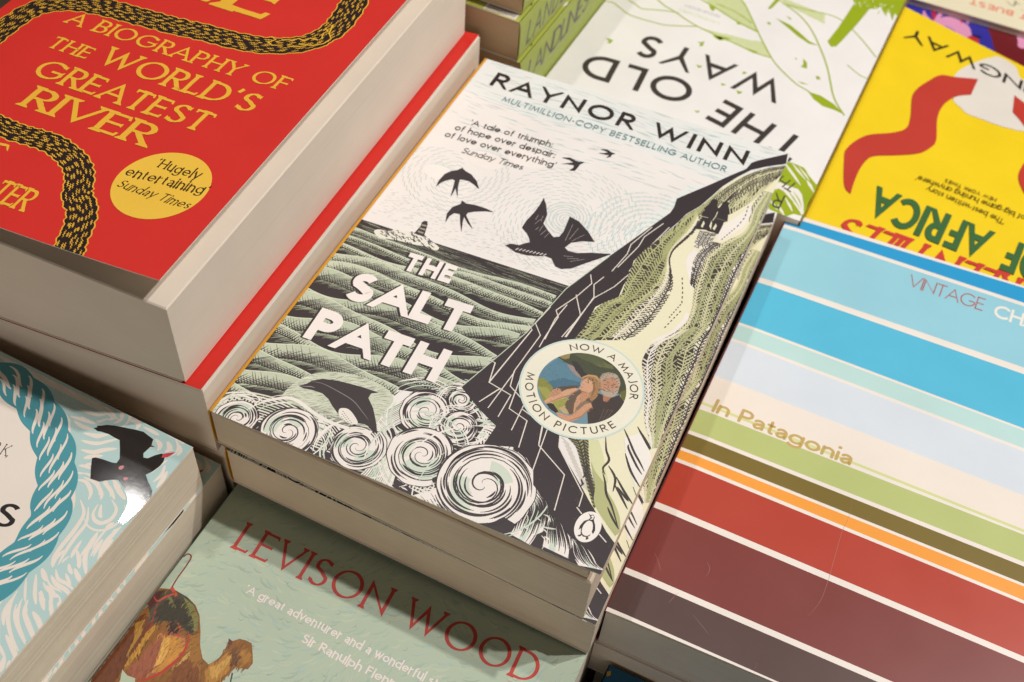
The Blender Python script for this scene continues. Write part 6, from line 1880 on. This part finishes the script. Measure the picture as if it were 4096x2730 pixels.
# ---------------------------------------------------------------- back: white and green book, upside down
G_O = "copies of the white book with a green landscape"
book("white paperback with green hills, lying upside down behind the centre stack", POSE['ow'][0], POSE['ow'][1], 0, 129, 198, (-52, -52), (-32.4, -32.4), '#8f7626', G_O,  # spine browned: the yellow book's reflected glow is put into its colour
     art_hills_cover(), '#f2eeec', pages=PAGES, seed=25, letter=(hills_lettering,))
book("white and green landscape book under the upside down one, at the foot of its stack", POSE['ow'][0][:2]+(-52.8,), 178.4, 0, 129, 198, (-111.6, -111.6), (-53.2, -53.2), '#efe8e0', G_O, base='#f0e8e1', seed=26)

# ---------------------------------------------------------------- back right: yellow book, upside down
ya = art_yellow_cover()
y1 = book("bright yellow paperback with red snake shapes, lying upside down at the back right", POSE['yel'][0], POSE['yel'][1], 0, 111, 178, (-73, -73), (-59.5, -39.2), '#e3b91e', None,
     ya, '#f4d21f', pages=PAGES, seed=28, letter=(yellow_lettering,), grid=(24, 24))
book("yellow paperback under the upside down yellow one, on the table", POSE['yel'][0][:2]+(-73.8,), 178.5, 0, 111, 178, (-111.6, -111.6), (-74.2, -74.2), '#e3b91e', None, base='#f4d21f', seed=29)
book("dark blue and maroon paperback with a pink animal, behind the yellow book", POSE['blue'][0], POSE['blue'][1], 0, 129, 198, (-111.6, -111.6), (-60.4, -60.4), '#2a2a86', None,
     art_blue_cover(), '#34309a', pages=PAGES, seed=30)
book("thin cream paperback with orange lettering, lying on the dark blue book at the back right", POSE['cream'][0], POSE['cream'][1], 0, 129, 198, (-59.3, -59.3), (-56.4, -56.4), '#e8dfc0', None,
     art_cream_cover(), '#ece2c2', pages=PAGES, seed=31)

# ---------------------------------------------------------------- back left: lime spines
def art_lime_cover():
    a = Art(129, 198, .4, .35)
    rng = random.Random(41)
    a.layer()
    a.rect(115, 0, 126.5, 198, '#c9c24a'); a.layer()
    for i in range(150):
        u, v = rng.uniform(112, 127), rng.uniform(10, 198)
        P = smooth_line([(u, v), (u+jit(rng, 2), v+rng.uniform(1, 3)), (u+jit(rng, 3), v+rng.uniform(3, 6))], 3)
        a.line(P, rng.uniform(.5, 1.5), rng.choice(['#2c2a22', '#3a3828', '#2c2a22', '#e3d66a', '#e8e2d0']), 'both')
        if i % 25 == 0: a.layer()
    a.layer()
    a.rect(112, .6, 126.6, 9.5, '#ece6dd'); a.layer()
    u = 112.8
    for k in range(16):
        w = rng.choice([.3, .5, .8])
        a.rect(113, .9+k*.54, 126, .9+k*.54+w*.5, '#37322f')
    return a
G_N = "copies of the book with a lime green spine"
lime_cover = None
def lime(label, right_front, ztop, zbot, seed, text=True, dim=False):
    global lime_cover
    rot = -2.0
    r_ = math.radians(rot)
    O = (right_front[0]-129*math.cos(r_), right_front[1]-129*math.sin(r_), ztop)
    kw = dict(art=art_lime_cover(), base='#b4ba55') if lime_cover is None else dict(cover_from=lime_cover)
    b = book(label, O, rot, 0, 129, 198, (zbot, zbot), (ztop-.4, ztop-.4), '#a9b650', G_N, pages=page_mat('#b99f80', .6, name="page_edges_tan"), seed=seed, side=1, back='#b4ba55', **kw)
    if lime_cover is None:
        lime_cover = part(b, "front_cover")
    if text:
        T = ztop-zbot
        a = Art(198, T, .35, .4, z0=.06)
        put_text(a, "LANDLINES", (6, T*.22), (70, T*.22), T*.56, Pen(.12, gap=.2, slant=14), '#5b5658')
        o = a.build("spine_title", part(b, "spine"))
        o.matrix_basis = Matrix(((0, 0, 1, (129+.72)*MM), (1, 0, 0, 0), (0, 1, 0, .34*MM), (0, 0, 0, 1)))
        a = Art(198, T, .35, .4, z0=.06)
        put_text(a, "RAYNOR WINN", (92, T*.27), (160, T*.27), T*.42, Pen(.12, gap=.2), '#3f4030')
        o = a.build("spine_author", part(b, "spine"))
        o.matrix_basis = Matrix(((0, 0, 1, (129+.72)*MM), (1, 0, 0, 0), (0, 1, 0, .34*MM), (0, 0, 0, 1)))
    return b
lime("lime spined paperback at the top of the back stack, cut off by the picture's edge", (9.6, 210.5), 38, 17.0, 43)
lime("lime spined paperback second from the top of the back stack", (10.8, 206.0), 16.2, -2.6, 44)
lime("lime spined paperback third in the back stack, its spine just above the white book", (12.2, 206.3), -3.4, -22.4, 45)
lime("lime spined paperback near the foot of the back stack", (10.3, 207), -23.2, -66, 46, False)
lime("lime spined paperback at the foot of the back stack on the table", (10.0, 207), -66.8, -111.6, 47, False)
